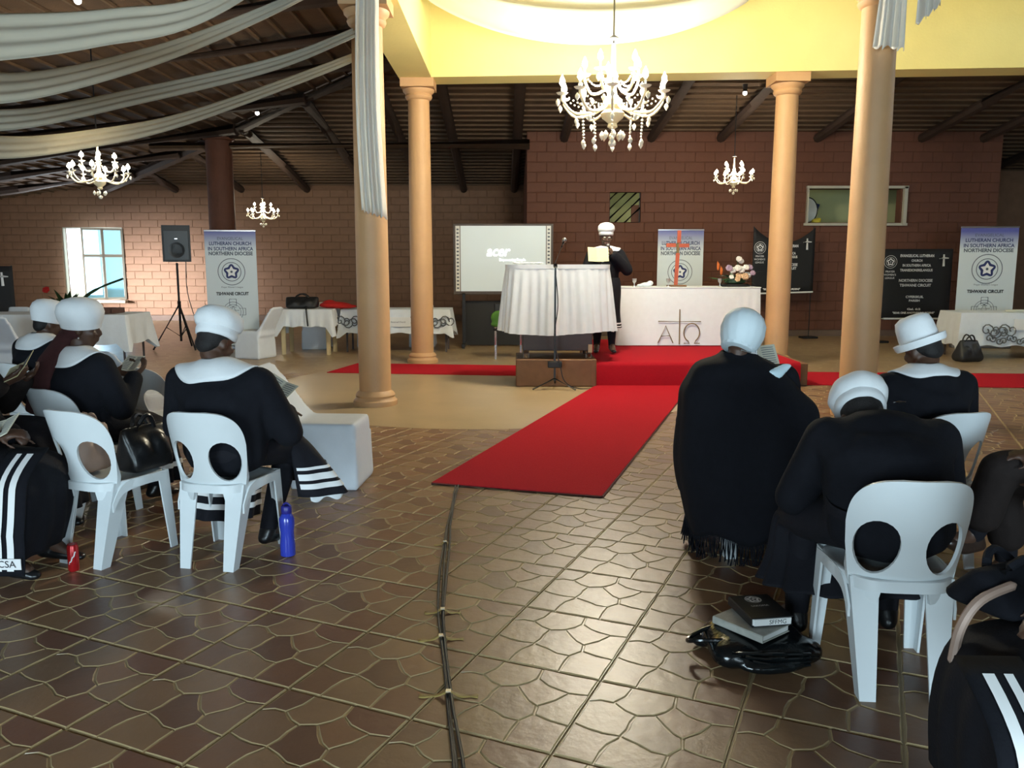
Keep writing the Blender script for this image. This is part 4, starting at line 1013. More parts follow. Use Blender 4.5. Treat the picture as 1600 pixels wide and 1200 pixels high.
# ================================================================ DRAPES AND CHANDELIERS
def swag(name, pts, width, label, m=M_sheer, folds=3, depth=.10, grp='ceiling drapes', tw=0.25):
    P = spline(pts, 10); n = len(P)
    def f(u, v):
        p = P[min(n - 1, round(u * (n - 1)))]; w = width[0] + (width[1] - width[0]) * u if isinstance(width, tuple) else width
        return (p.x + .01 * math.sin(v * 9), p.y + depth * (v - .5) * 2 * tw * 4 + .018 * math.sin(v * math.pi * 2 * folds), p.z + w * (v - .5))
    o = MB().grid(f, n, 18).build(name, m, None, True, None, .003); tag(o, label, 'drape', grp); return o
swag('ceiling_drape', [(-7.6, 9.5, 3.6), (-6.5, 9.4, 2.92), (-5.55, 9.3, 2.74), (-4.5, 9.3, 2.84), (-3.45, 9.25, 3.05), (-1.78, 9.1, 3.58), (-1.5, 9.05, 3.72)], (.34, .12), 'lowest swagged ceiling drape, nearest the hanging chandelier')
swag('ceiling_drape', [(-6.2, 7.9, 3.3), (-5.4, 7.8, 2.86), (-4.45, 7.7, 2.77), (-3.33, 7.8, 3.0), (-2.2, 8.2, 3.37), (-1.5, 8.7, 3.80)], (.26, .16), 'second swagged ceiling drape from the bottom, ending at the near column')
swag('ceiling_drape', [(-5.0, 6.3, 3.2), (-4.3, 6.2, 2.85), (-3.54, 6.1, 2.72), (-2.64, 6.3, 2.97), (-1.88, 6.6, 3.36), (-1.4, 7.5, 3.95)], (.32, .14), 'third swagged ceiling drape from the bottom')
swag('ceiling_drape', [(-4.4, 5.2, 3.1), (-3.7, 5.1, 2.80), (-2.93, 5.0, 2.78), (-2.37, 5.1, 2.86), (-1.78, 5.3, 3.05), (-1.1, 6.2, 3.9)], (.40, .18), 'uppermost swagged ceiling drape in the corner of the picture')
def hang(name, x0, x1, y, ztop, zbot, w0, w1, label, folds, zb2=None, jag=0.0, bow=0.0, amp=.035):
    def f(u, v):
        zb = zbot + (zb2 - zbot) * u if zb2 is not None else zbot
        zb += jag * math.sin(u * 37) * (1 if u > .02 else 0)
        xc = x0 + (x1 - x0) * v; w = w0 + (w1 - w0) * v
        return (xc + w * (u - .5) + bow * math.sin(v * 3.1), y + amp * math.sin(u * folds * 6.283) * (.4 + .6 * v) - .05 * math.sin(u * 3.14), ztop + (zb - ztop) * v)
    o = MB().grid(f, 44, 26).build(name, M_organza, None, True, None, .003); tag(o, label, 'drape', 'column drapes'); return o
hang('column_drape', -1.40, -1.38, 8.50, 4.12, 2.02, .22, .25, 'long sheer white drape hanging down the near column by the seated women', 3.2, 1.94, .012, -.03)
hang('column_drape', 3.42, 3.39, 7.86, 4.14, 3.42, .22, .28, 'short ruffled white drape hanging on the near column behind the bowed women', 4, 3.40, .015, 0)
hang('column_drape', 3.70, 3.70, 7.80, 4.14, 3.60, .18, .20, 'shorter outer ruffle of the white drape beside the near column', 3, 3.78, .02, 0)
def canopy(u, v):
    x = -1.1 + 4.1 * u; sag = 1 - (2 * u - 1) ** 2; sg = math.sin(math.pi * u) ** .8
    z = 4.78 - .52 * sg + (1.25 + .5 * sg) * v + .05 * math.sin(v * 22 - sg * 2)
    return (x, 10.9 + .5 * v + .07 * math.sin(v * 24 + u * 2), z)
o = MB().grid(canopy, 50, 40).build('canopy_drape', M_silk, None, True, None, .003); tag(o, 'white canopy drape sagging above the large chandelier', 'drape', 'ceiling drapes')

def chandelier(x, y, zc, rad, arms, label, power, ztop, tiers=1, detail=1):
    t = thing('chandelier', label, 'chandelier', (x, y, zc), 0, 'lit crystal chandeliers'); k = rad / .60
    MB().cyl((0, 0, .62 * k), (0, 0, ztop - zc), .010 if detail else .008, n=6).build('hanging_rod', M_blackmetal, t)
    MB().lathe([(.005, .72 * k), (.06 * k, .68 * k), (.075 * k, .665 * k), (.02 * k, .655 * k)], 18).build('canopy_cup', M_greymetal, t)
    MB().lathe([(.03 * k, -.32 * k), (.06 * k, -.30 * k), (.05 * k, -.26 * k), (.12 * k, -.20 * k), (.14 * k, -.15 * k), (.09 * k, -.10 * k), (.12 * k, -.06 * k), (.11 * k, 0), (.05 * k, .05 * k), (.035 * k, .2 * k), (.06 * k, .26 * k), (.03 * k, .32 * k), (.02 * k, .62 * k)], 20).build('body', M_cream_glass, t)
    def drop(c, s, parent):
        MB().lathe([(.001, -s), (s * .32, -s * .55), (s * .36, -s * .25), (s * .12, s * .1), (.001, s * .2)], 7, c).build('crystal_drop', M_glass, parent)
    def beads(p0, p1, n, sag, r, parent):
        mb = MB()
        for i in range(n + 1):
            q = i / n; p = Vector(p0).lerp(Vector(p1), q); mb.ell((p.x, p.y, p.z - sag * 4 * q * (1 - q)), r, n=5)
        mb.build('bead_string', M_glass, parent)
    tiersets = [(arms, rad, 0.0)] + ([(arms // 2, rad * .55, .24 * k)] if tiers > 1 else [])
    for na, rr_, dz in tiersets:
        for i in range(na):
            a = 2 * math.pi * (i + .3) / na; c, s = math.cos(a), math.sin(a)
            P = spline([(.06 * k * c, .06 * k * s, -.02 * k + dz), (rr_ * .35 * c, rr_ * .35 * s, -.13 * k + dz), (rr_ * .75 * c, rr_ * .75 * s, -.16 * k + dz), (rr_ * .98 * c, rr_ * .98 * s, -.03 * k + dz), (rr_ * c, rr_ * s, .04 * k + dz)], 4)
            am = MB().tube(P, .016 * k, 8).build('arm', M_cream_glass, t); ex, ey, ez = rr_ * c, rr_ * s, .04 * k + dz
            MB().lathe([(.01 * k, ez - .01), (.05 * k, ez), (.07 * k, ez + .02 * k), (.055 * k, ez + .02 * k), (.01 * k, ez + .008)], 12, (ex, ey, 0)).build('drip_pan', M_glass, am)
            MB().cyl((ex, ey, ez + .01), (ex, ey, ez + .09 * k), .014 * k, n=8).build('candle', M_whitepaper, am)
            bs = 1.25 if detail else 1.9; MB().lathe([(.012 * k, ez + .09 * k), (.026 * k * bs, ez + .12 * k), (.022 * k * bs, ez + .165 * k), (.002, ez + .22 * k)], 10, (ex, ey, 0)).build('bulb', M_bulb, am)
            drop((ex * 1.0 + .05 * k * c, ey + .05 * k * s, ez - .06 * k), .075 * k, am)
            if detail:
                drop((ex * .72, ey * .72, ez - .26 * k), .07 * k, am); beads((ex * .95, ey * .95, ez), (.12 * k * c, .12 * k * s, -.05 * k + dz), 9, .06 * k, .011 * k, am)
                if dz == 0: beads((ex * .6, ey * .6, -.17 * k), (ex * .58, ey * .58, -.40 * k), 6, 0, .013 * k, am); drop((ex * .58, ey * .58, -.46 * k), .075 * k, am)
    for i in range(8 if detail else 5):
        a = 2 * math.pi * i / (8 if detail else 5); drop((.12 * k * math.cos(a), .12 * k * math.sin(a), -.36 * k), .09 * k, t)
    MB().ell((0, 0, -.48 * k), .045 * k).build('crystal_ball', M_glass, t); MB().cyl((0, 0, -.45 * k), (0, 0, -.3 * k), .006, n=6).build('finial_stem', M_chrome, t)
    for j, h_ in enumerate(((.16, .34) if detail else (.2,))):
        d = bpy.data.lights.new('chandelier_light', 'POINT'); d.energy = power / (2 if detail else 1); d.color = (1.0, .92, .74); d.shadow_soft_size = .30 * k
        o = bpy.data.objects.new('chandelier_light', d); COL.objects.link(o); o.parent = t; o.location = (0, 0, h_ * k)
chandelier(1.12, 9.6, 3.29, .58, 10, 'large lit crystal chandelier hanging in the middle of the hall', 900, 6.6, 2, 1)
chandelier(-4.74, 9.8, 2.50, .31, 8, 'lit chandelier hanging below the swagged ceiling drapes', 75, 4.2, 2, 0)
chandelier(-5.52, 18.8, 2.56, .32, 8, 'small lit chandelier near the brick pillar and tall cross banner', 75, 3.9, 2, 0)
chandelier(3.90, 15.0, 2.98, .33, 8, 'small lit chandelier in front of the brown wall between the far columns', 80, 4.38, 2, 0)
for x, y, z, lab in ((-4.35, 8.8, 4.10, 'small lit spot bulb under the roof between swagged drapes'), (-4.55, 15.4, 4.15, 'small lit spot bulb under the tie beam near the brick pillar'), (3.85, 14.3, 4.28, 'small lit spot bulb above the altar chandelier'), (8.75, 14.5, 4.28 - .32, 'small lit spot bulb under the roof at the right edge')):
    t = thing('spot_bulb', lab, 'lamp', (x, y, z), 0, 'spot bulbs under the roof')
    MB().cyl((0, 0, .02), (0, 0, .14), .03, .045, 10).build('holder', M_blackmetal, t); MB().ell((0, 0, 0), .035).build('bulb', M_bulb2, t)
# ================================================================ PEOPLE
def vadd(a, b): return (a[0] + b[0], a[1] + b[1], a[2] + b[2])
def lerp(a, b, t): return tuple(a[i] + (b[i] - a[i]) * t for i in range(3))
def hand(b, wrist, d, back, side, curl=.5, s=1.0):
    # palm and five separate, bent fingers; back = direction of the back of the hand, side = +1 thumb on +x of the hand frame
    d = Vector(d).normalized(); n = Vector(back); n = (n - d * n.dot(d)).normalized(); x = d.cross(n) * side; w = Vector(wrist)
    b.hull([(tuple(w), .020 * s), (tuple(w + d * .035 * s + x * .018 * s), .017 * s), (tuple(w + d * .035 * s - x * .018 * s), .016 * s), (tuple(w + d * .085 * s + x * .028 * s), .0125 * s), (tuple(w + d * .08 * s - x * .030 * s), .0115 * s)])
    for off, L in ((.030, .070), (.011, .080), (-.010, .074), (-.029, .058)):
        p = w + d * .083 * s + x * off * s; dd = d.copy(); r = .0095 * s
        for k, f in enumerate((.45, .32, .23)):
            a = curl * (.55 + .35 * k); dd = (dd * math.cos(a) - n * math.sin(a)).normalized(); q = p + dd * L * f * s
            b.cap(tuple(p), r, tuple(q), r * .92); p = q; r *= .92
    p = w + d * .025 * s + x * .022 * s; dd = (d * .62 + x * .75 - n * .25).normalized(); r = .0115 * s
    for f in (.035, .030, .024):
        q = p + dd * f * s; b.cap(tuple(p), r, tuple(q), r * .92); p = q; dd = (dd * .9 + d * .25 - n * .2).normalized(); r *= .93
def sweep_skirt(parent, path, m, name='skirt', pleat=.02, npl=14, n=56, stripes=(), smat=None, hems=None):
    # path: list of (centre, direction, rx, ry)
    C = spline([p[0] for p in path], 6); D = spline([p[1] for p in path], 6); RR = spline([(p[2], p[3], 0) for p in path], 6); k_ = len(C) - 1
    def at(u, t, off=0.0):
        f = t * k_; i = min(k_ - 1, int(f)); g = f - i
        c = C[i].lerp(C[i + 1], g); d = D[i].lerp(D[i + 1], g).normalized(); r = RR[i].lerp(RR[i + 1], g)
        x = Vector((1, 0, 0)); y = d.cross(x).normalized(); a = 2 * math.pi * u
        w = 1 + pleat * math.sin(a * npl) * max(0, (t - .35) / .65) * 3
        e = 2.4; cc, ss = math.cos(a), math.sin(a); q = (abs(cc) ** e + abs(ss) ** e) ** (-1 / e)
        return c + x * (r.x * w * q * cc + off * cc) + y * (r.y * w * q * ss + off * ss)
    o = MB().grid(lambda u, v: at(u, v), n * 2, 30, True).build(name, m, parent, True, None, .004)
    for t0, t1 in stripes:
        MB().grid(lambda u, v: at(u, t0 + (t1 - t0) * v, .006), n * 2, 3, True).build('white_stripe', smat or M_white_print, o, True, None)
    return o
def head_matrix(P): return Matrix.Translation(P['head']) @ Matrix.Rotation(R(P.get('yaw', 0)), 4, 'Z') @ Matrix.Rotation(R(-P.get('pitch', 0)), 4, 'X') @ Matrix.Rotation(R(P.get('roll', 0)), 4, 'Y')
HATS = {
 'beret': [('hat_band', [(.088, .005), (.096, .008), (.100, .030), (.097, .052), (.088, .052)], .0, 0), ('hat_crown', [(.090, .045), (.108, .060), (.116, .085), (.108, .125), (.080, .155), (.040, .170), (.003, .174)], .018, 7)],
 'bucket': [('hat_crown', [(.091, .015), (.090, .06), (.087, .11), (.078, .145), (.050, .162), (.003, .166)], .012, 5), ('hat_brim', [(.088, .02), (.100, .002), (.112, .000), (.119, .012), (.121, .036), (.117, .038), (.111, .020), (.102, .014), (.092, .030)], .01, 3)],
 'cap': [('hat_crown', [(.075, -.055), (.090, -.045), (.105, -.01), (.116, .04), (.112, .09), (.090, .13), (.055, .155), (.020, .164), (.003, .165)], .016, 15), ('hat_tie', [(.074, -.065), (.088, -.06), (.090, -.045), (.076, -.042)], .02, 15)],
 'smooth': [('hat_crown', [(.085, -.002), (.097, .0), (.110, .04), (.117, .08), (.108, .118), (.084, .146), (.045, .160), (.003, .164)], .008, 4), ('hat_band', [(.086, -.012), (.097, -.010), (.101, .012), (.092, .016)], 0, 0)],
}
def person(label, loc, face, P, hat='beret', hatm=None, collar=True, jm=None, skirt='seat', shoe=None, group='congregation in black uniforms with white hats', stripes=(), hair=True, hat_tilt=(0, 0), jacket=True, sock=False, vox=.010):
    t = thing('person', label, 'person', loc, face - 90, group); jm = jm or M_black; hatm = hatm or M_whitefab
    pel, che, nek, hd = P['pelvis'], P['chest'], P['neck'], P['head']; w = P.get('w', .21); sw = P.get('sw', .19)
    wai = lerp(pel, che, .5); ax = (Vector(nek) - Vector(che)).normalized(); shz = lerp(che, nek, .62)
    shL, shR = (shz[0] - sw, shz[1], shz[2] - .01), (shz[0] + sw, shz[1], shz[2] - .01)
    M = head_matrix(P); hm = lambda *a: tuple(M @ Vector(a))
    b = Blob(vox)
    k = .80
    b.hull([(pel, (w * .70, .10, .09)), (wai, (w * .70, .11, .1))]).hull([(wai, (w * .70, .11, .1)), (che, (w * .78, .115, .12))]).hull([(che, (w * .78, .11, .11)), (shL, .055), (shR, .055), (nek, .055)])
    b.cap(nek, .056, hm(0, -.02, -.06), .052)
    b.ell((0, -.012, .022), (.077, .093, .093), M); b.hull([((0, .012, -.02), (.066, .072, .07)), ((0, .050, -.088), (.030, .028, .024)), ((0, .03, -.07), (.048, .03, .03))], M)
    b.hull([((0, .086, .012), .009), ((0, .103, -.024), .012)], M); b.ell((.011, .094, -.028), (.011, .010, .009), M); b.ell((-.011, .094, -.028), (.011, .010, .009), M)
    b.ell((0, .086, -.054), (.026, .012, .011), M); b.ell((0, .084, -.066), (.021, .011, .009), M); b.hull([((-.035, .075, .030), (.018, .012, .008)), ((.035, .075, .030), (.018, .012, .008))], M)
    for s in (-1, 1): b.ell((s * .078, -.005, -.012), (.012, .020, .031), M); b.ell((s * .040, .062, -.022), (.024, .022, .024), M)
    for nm, sh in (('armL', shL), ('armR', shR)):
        e, wr, hd_dir, hb, curl = P[nm]
        b.cap(sh, .055, e, .044); b.cap(e, .044, wr, .029); hand(b, wr, hd_dir, hb, 1 if nm == 'armR' else -1, curl)
    for nm, s in (('legL', -1), ('legR', 1)):
        kn, an, toe = P[nm]; hp = (pel[0] + s * .10, pel[1] + .02, pel[2] - .03)
        b.cap((hp[0], hp[1] + .03, hp[2] + .02), .066, kn, .055); b.cap(kn, .062, lerp(kn, an, .35), .060); b.cap(lerp(kn, an, .35), .060, an, .040); b.cap(an, .040, lerp(an, toe, .75), .036)
    b.build('body', M_skin, t, 3)
    if P.get('facing'):
        for s in (-1, 1):
            e = MB().ell((s * .031, .079, .012), (.014, .011, .009), M, 8).build('eye', M_eye, t); MB().ell((s * .031, .088, .012), (.006, .004, .006), M, 6).build('pupil', M_pupil, e)
        MB().ell((0, .096, -.060), (.024, .006, .010), M, 8).build('lips', M_lip, t)
    if hair:
        hb = Blob(.012); hb.ell((0, -.022, .028), (.083, .090, .090), M); hb.ell((0, -.06, -.02), (.068, .045, .055), M); hb.build('hair', M_hair, t, 2)
    # hat
    HM = M @ Matrix.Translation((0, -.008, .018)) @ Matrix.Rotation(R(hat_tilt[0]), 4, 'X') @ Matrix.Rotation(R(hat_tilt[1]), 4, 'Y')
    for nm, prof, am, fr in HATS[hat]:
        ph = rnd.uniform(0, 6)
        MB().lathe(prof, 60, M=HM, sx=.97, sy=1.12, wob=(lambda a, z, am=am, fr=fr, ph=ph: am * math.sin(a * fr + ph + z * 20)) if fr else None).build(nm, hatm, t, True, 60)
    # jacket
    J = Blob(.014 if vox < .012 else .016)
    J.hull([(pel, (w * .98, .14, .13)), (wai, (w * 1.0, .155, .12))]).hull([(wai, (w * 1.0, .165, .12)), (che, (w * 1.0, .165, .13))])
    J.hull([(che, (w * .98, .16, .12)), (shL, .082), (shR, .082)]).ell(lerp(che, nek, .55), (w * .86, .135, .12)).hull([(shL, .078), (shR, .078), (nek, (.082, .078, .035))])
    for nm, sh in (('armL', shL), ('armR', shR)):
        e, wr = P[nm][0], P[nm][1]; J.cap(sh, .088, e, .078); J.cap(e, .078, lerp(e, wr, .92), P.get('cuff', .056))
    jk = J.build('jacket', jm, t, 4)
    if collar:
        bm = bmesh.new(); bm.from_mesh(jk.data); bv = BVHTree.FromBMesh(bm); bm.free()
        up = (Vector(nek) - Vector(wai)).normalized(); rt = Vector((1, 0, 0)); fw = up.cross(rt).normalized()
        nr, na = 9, 56; cb, cs, cf = P.get('col', (.13, .20, .12)); last = {}
        def cf_(u, v):
            a = 2 * math.pi * u; s_, c_ = math.sin(a), math.cos(a)
            rmax = 1 / math.sqrt((c_ / cs) ** 2 + (s_ / (cf if s_ > 0 else cb)) ** 2); r = .068 + (rmax - .068) * v
            o_ = Vector(nek) + up * .3 + rt * c_ * r + fw * s_ * r * (1 if s_ > 0 else 1)
            h = bv.ray_cast(o_, -up)
            if h[0] is not None and h[3] < .62: p = h[0] + up * .012 + h[1] * .006
            else: p = last.get(round(u * na), Vector(nek)) - up * .02
            last[round(u * na)] = p; return tuple(p)
        gm = [[Vector(cf_(i / na, k / (nr - 1))) for i in range(na)] for k in range(nr)]
        for it in range(6):
            gm = [[(gm[k][i] * 2 + gm[k][i - 1] + gm[k][(i + 1) % na]) / 4 for i in range(na)] for k in range(nr)]
        MB().grid(lambda u, v: tuple(gm[round(v * (nr - 1))][round(u * na) % na] + up * .004), na, nr, True).build('collar', hatm, t, True, None, .006)
        MB().tube([tuple(Vector(nek) + up * .012 + (rt * math.cos(a) * .074 + fw * math.sin(a) * .07)) for a in [2 * math.pi * i / 24 for i in range(24)]], .018, 8, closed=True).build('neckband', jm, t)
    else:
        up = (Vector(nek) - Vector(wai)).normalized(); rt = Vector((1, 0, 0)); fw = up.cross(rt).normalized(); nb = Blob(.012)
        nb.hull([(tuple(Vector(nek) - up * .02), (.10, .09, .04)), (tuple(Vector(nek) + up * .025), (.078, .074, .02))]); nb.build('neckband', jm, t, 2)
    if skirt == 'seat':
        kl, kr = P['legL'][0], P['legR'][0]; al, ar = P['legL'][1], P['legR'][1]; kx = (kl[0] + kr[0]) / 2; half = abs(kr[0] - kl[0]) / 2 + .085
        ky = (kl[1] + kr[1]) / 2; kz = (kl[2] + kr[2]) / 2; ay = (al[1] + ar[1]) / 2; hz = P.get('hem', .14)
        sweep_skirt(t, [((pel[0], pel[1] - .0, pel[2] + .10), (0, .25, -.97), w * .96, .13), ((pel[0], pel[1] + .06, pel[2] + .005), (0, .9, -.42), w * .98, .115), ((kx, ky - .14, kz + .005), (0, 1, -.05), half + .02, .105),
            ((kx, ky + .00, kz - .03), (0, .72, -.70), half + .03, .105), ((kx, (ky + ay) / 2 + .02, kz - .18), (0, .1, -1), half + P.get('hx', .09) * .55, min(.14, P.get('hr', .19))), ((kx, ay, hz), (0, -.02, -1), half + P.get('hx', .09), P.get('hr', .19))], M_black2, stripes=stripes)
    for nm in ('legL', 'legR'):
        kn, an, toe = P[nm]; s = Blob(.010); an = Vector(an); toe = Vector(toe); d = (toe - an); d.z = 0; d.normalize()
        s.hull([(tuple(an - d * .03 + Vector((0, 0, -.045))), (.036, .04, .032)), (tuple(an + d * .06 + Vector((0, 0, -.052))), (.042, .05, .026)), (tuple(toe), (.036, .04, .022))]); s.hull([(tuple(an), (.046, .048, .03)), (tuple(an - d * .02 + Vector((0, 0, -.04))), (.042, .045, .03))])
        s.build('shoe', (M_sock if sock and nm == 'legL' else shoe or M_shoe), t, 2)
        st = Blob(.012); st.cap(lerp(kn, tuple(an), .1), .066, lerp(kn, tuple(an), .4), .066); st.cap(lerp(kn, tuple(an), .4), .066, tuple(an), .046); st.build('stocking', M_black2, t, 2)
    return t, jk
def seated(lean=0.0, dz=0.0, w=.22, sw=.2, **kw):
    P = dict(pelvis=(0, .0, .545), chest=(0, -.02 + lean * .30, .80 + dz), neck=(0, .0 + lean * .5, .945 + dz), head=(0, .055 + lean * .65, 1.065 + dz), w=w, sw=sw,
        armL=((-.27, .03 + lean * .3, .66), (-.10, .26, .66), (.6, .8, .1), (-.3, .2, .9), .7), armR=((.27, .03 + lean * .3, .66), (.10, .26, .66), (-.6, .8, .1), (.3, .2, .9), .7),
        legL=((-.12, .40, .49), (-.13, .38, .10), (-.14, .52, .028)), legR=((.12, .40, .49), (.13, .38, .10), (.14, .52, .028)))
    P.update(kw); return P
def booklet(loc, rot, w, h, m, label, open_=20, thick=.004, cat='booklet', grp='hymn booklets held in hands', ink=True):
    t = thing('booklet', label, cat, loc, 0, grp); t.rotation_euler = tuple(R(a) for a in rot)
    for s in (-1, 1):
        Mx = Matrix.Rotation(R(-s * open_), 4, 'Y')
        pg = MB().box((s * w / 4, 0, 0), (w / 2, h, thick), Mx, bev=.0015).build('page_block', m, t, False)
        if ink:
            mb = MB()
            for k in range(9): mb.box((s * w / 4, -h * .38 + k * h * .095, thick / 2 + .0006), (w * .36, .0035, .0006), Mx)
            mb.build('print_lines', M_greyink, pg, False)
    return t

# --- woman in the striped skirt, near left
P = seated(.10, .02, .235, .215, neck=(-.05, .05, .965), head=(-.085, .10, 1.095), yaw=-22, pitch=22, armR=((.30, .10, .64), (.16, .36, .70), (-.3, .9, .1), (.3, 0, .95), .6), armL=((-.30, .05, .66), (-.05, .34, .68), (.7, .6, .1), (-.3, 0, .95), .6),
    legL=((-.17, .40, .49), (-.20, .36, .10), (-.22, .50, .028)), legR=((.15, .38, .49), (.13, .16, .10), (.16, .29, .028)), hem=.12, col=(.145, .235, .12))
t, j = person('woman in black with a white beret, striped hem, seated by the blue bottle', (-1.46, 4.15, 0), 78, P, 'beret', skirt=None, sock=True, hat_tilt=(0, -6))
b = Blob(.016); b.hull([((0, .0, .56), (.22, .15, .10)), ((-.17, .38, .50), .095), ((.16, .38, .50), .095)]); b.hull([((.16, .38, .50), .095), ((.30, .34, .42), .07)]); b.build('skirt_lap', M_black2, t, 3)
sweep_skirt(t, [((-.17, .36, .52), (0, .3, -.9), .11, .11), ((-.18, .37, .40), (0, .05, -1), .15, .13), ((-.20, .33, .25), (0, -.1, -1), .17, .15), ((-.22, .30, .11), (0, -.1, -1), .185, .17)], M_black2, 'skirt_panel', .02, 9, 40, [(.66, .70), (.78, .84)])
def flare(u, v):
    a = R(-70 + 185 * u); r = .10 + .165 * v; s = .012 * math.sin(u * 22) * v
    return (.19 + (r + s) * (.55 + .62 * v) * math.cos(a), .34 + (r + s) * .62 * math.sin(a), .565 - .10 * v - .19 * v * v)
fl = MB().grid(flare, 50, 16).build('skirt_panel', M_black2, t, True, None, .006)
for v0, v1 in ((.66, .70), (.75, .83), (.87, .93)): MB().grid(lambda u, v: vadd(flare(u * .96 + .02, v0 + (v1 - v0) * v), (.006, -.006, .008)), 50, 4).build('white_stripe', M_white_print, fl, True, None)
MB().grid(lambda u, v: vadd(flare(.1 + .8 * u, .93 + .07 * v), (-.03, .0, -.004 - .02 * v - .012 * math.sin(u * 30))), 50, 5).build('white_lining', M_sock, fl, True, None, .003)
b1 = fwd(-1.46, 4.15, 78, .46)
booklet((-1.30, 4.58, .80), (38, 20, -25), .19, .14, M_paper2, 'small cream hymn booklet held by the striped-skirt woman', 12)

# --- woman with the maroon scarf
P = seated(.0, .02, .21, .195, head=(.015, .03, 1.12), yaw=-48, pitch=8, armR=((.27, .06, .66), (.20, .22, .82), (-.1, .8, .5), (.4, .5, -.6), .6), armL=((-.27, .06, .66), (-.02, .25, .82), (.5, .8, .4), (-.4, .5, -.6), .6), col=(.15, .20, .13))
t, j = person('woman with maroon scarf under a smooth white cap, turning her cheek', (-2.56, 4.88, 0), 64, P, 'smooth', hair=False, hat_tilt=(6, 10), stripes=[(.86, .89)])
M = head_matrix(P)
b = Blob(.012); b.ell((0, -.035, -.005), (.080, .075, .085), M); b.hull([(tuple(M @ Vector((-.02, -.075, -.05))), (.06, .045, .05)), ((-.06, -.16, .92), (.075, .035, .06))]); b.hull([((-.06, -.165, .92), (.072, .03, .06)), ((-.10, -.205, .72), (.085, .028, .08))]); b.hull([((-.10, -.205, .72), (.085, .028, .08)), ((-.11, -.215, .66), (.095, .026, .03))])
b.build('maroon_scarf', M_scarf, t, 3)
MB().ell((.083, .0, -.052), .007, M, 6).build('earring', M_alu, t)
booklet((-2.36, 5.14, .88), (45, 0, -30), .16, .12, M_paper2, 'white hymn sheet held beyond the cheek of the maroon-scarf woman', 8)
# --- woman beyond
P = seated(.05, -.01, .215, .20, yaw=-20, pitch=12, col=(.15, .21, .13))
person('woman in a smooth white cap and wide white collar, half hidden behind the maroon scarf', (-3.48, 6.1, 0), 62, P, 'smooth', hatm=M_whitefab, vox=.012)
# --- person at left edge with cream booklet
P = seated(.05, .0, .21, .19, pitch=15, armR=((.27, .10, .70), (.12, .34, .86), (-.2, .8, .5), (.4, .5, -.6), .5), armL=((-.27, .10, .70), (-.08, .34, .86), (.2, .8, .5), (-.4, .5, -.6), .5), legL=((-.10, .46, .56), (-.06, .44, .12), (-.06, .58, .04)), legR=((.10, .44, .54), (.12, .42, .10), (.12, .56, .028)))
person('person in dark brown holding a cream booklet at the left frame edge', (-3.06, 4.52, 0), 0, P, 'beret', jm=M_brownblack, vox=.012, collar=False)
booklet((-2.67, 4.49, .93), (18, -38, 8), .17, .22, M_paper, 'cream hymn booklet held up at the left frame edge', 14)
def side_stole(t, sx, letters, x=.265, y0=.34, y1=.54, ztop=.60, zbot=.10):
    def f(u, v):
        y = y0 + (y1 - y0) * u + .05 * v - .04 * v * v; z = ztop + (zbot - ztop) * v
        return (sx * (x - .18 * max(0, 1 - v * 4) ** 2 + .11 * min(1, v * 1.6) + .006 * math.sin(v * 7)), y, z + .03 * max(0, 1 - v * 4))
    o = MB().grid(f, 10, 24).build('black_stole', M_black, t, True, None, .006)
    for u0, u1 in ((.28, .42), (.56, .74)): MB().grid(lambda u, v: vadd(f(u0 + (u1 - u0) * u, .03 + .92 * v), (sx * .007, 0, 0)), 4, 24).build('white_stripe', M_white_print, o, True, None)
    return o, f
# --- nearest left person with striped stole
P = seated(.05, -.02, .21, .19, pitch=15, armR=((.26, .10, .66), (.14, .32, .70), (-.3, .9, .1), (.4, .2, .9), .5), legL=((-.12, .42, .50), (-.1, .40, .10), (-.1, .54, .028)), legR=((.14, .42, .50), (.15, .34, .10), (.16, .46, .028)), hem=.13, hr=.12)
t, j = person('person in black with a white-striped stole over the lap at the left frame edge', (-2.74, 3.95, 0), 0, P, 'beret', vox=.012)
o, f = side_stole(t, 1, 'ELCSA', .245, .36, .53)
MB().box((.368, .45, .16), (.004, .17, .05)).build('letter_patch', M_white_print, o, False); text('stole_text', 'ELCSA', .045, (.373, .45, .16), M_ink, o, rot=(90, 0, 90))
booklet((-2.42, 3.86, .72), (20, -22, 5), .15, .20, M_paper2, 'pale booklet lying on the lap at the left frame edge', 6)
b = bag('plastic_bag', -2.66, 4.80, 0, .20, .16, .30, 'teal blue plastic bag on the floor between the left edge chairs', M_bluebag, 20, True, .7)

# --- woman in the fringed shawl
P = seated(.0, .02, .20, .19, head=(-.035, .0, 1.09), yaw=-30, pitch=14, armL=((-.27, .08, .66), (-.05, .30, .72), (.3, .9, .1), (-.4, 0, .9), .6), armR=((.27, .10, .66), (.14, .32, .86), (.0, .8, .5), (.4, .2, .7), .6), hem=.16)
t, j = person('woman wrapped in a long black fringed shawl, pale blue cap and lowered mask', (1.22, 4.30, 0), 90, P, 'cap', hatm=M_bluewhite, collar=False, hat_tilt=(-14, 6), hair=False, skirt=None)
b = Blob(.016); b.hull([((0, .0, .56), (.20, .15, .10)), ((-.12, .38, .49), .085), ((.12, .38, .49), .085)]); b.hull([((-.12, .38, .49), .085), ((.12, .38, .49), .085), ((-.13, .36, .2), .08), ((.13, .36, .2), .08)]); b.build('skirt', M_black2, t, 3)
RG = [(1.045, -.045, .080, .085, .02), (1.02, -.045, .115, .105, .01), (.985, -.06, .20, .15, -.01), (.91, -.045, .265, .19, -.02), (.85, -.035, .305, .225, -.03), (.78, .0, .345, .26, -.035), (.70, .005, .352, .285, -.04), (.62, -.01, .345, .30, -.045), (.50, -.02, .340, .315, -.05), (.38, -.03, .315, .315, -.05), (.28, -.035, .285, .305, -.05), (.13, -.035, .25, .29, -.05)]
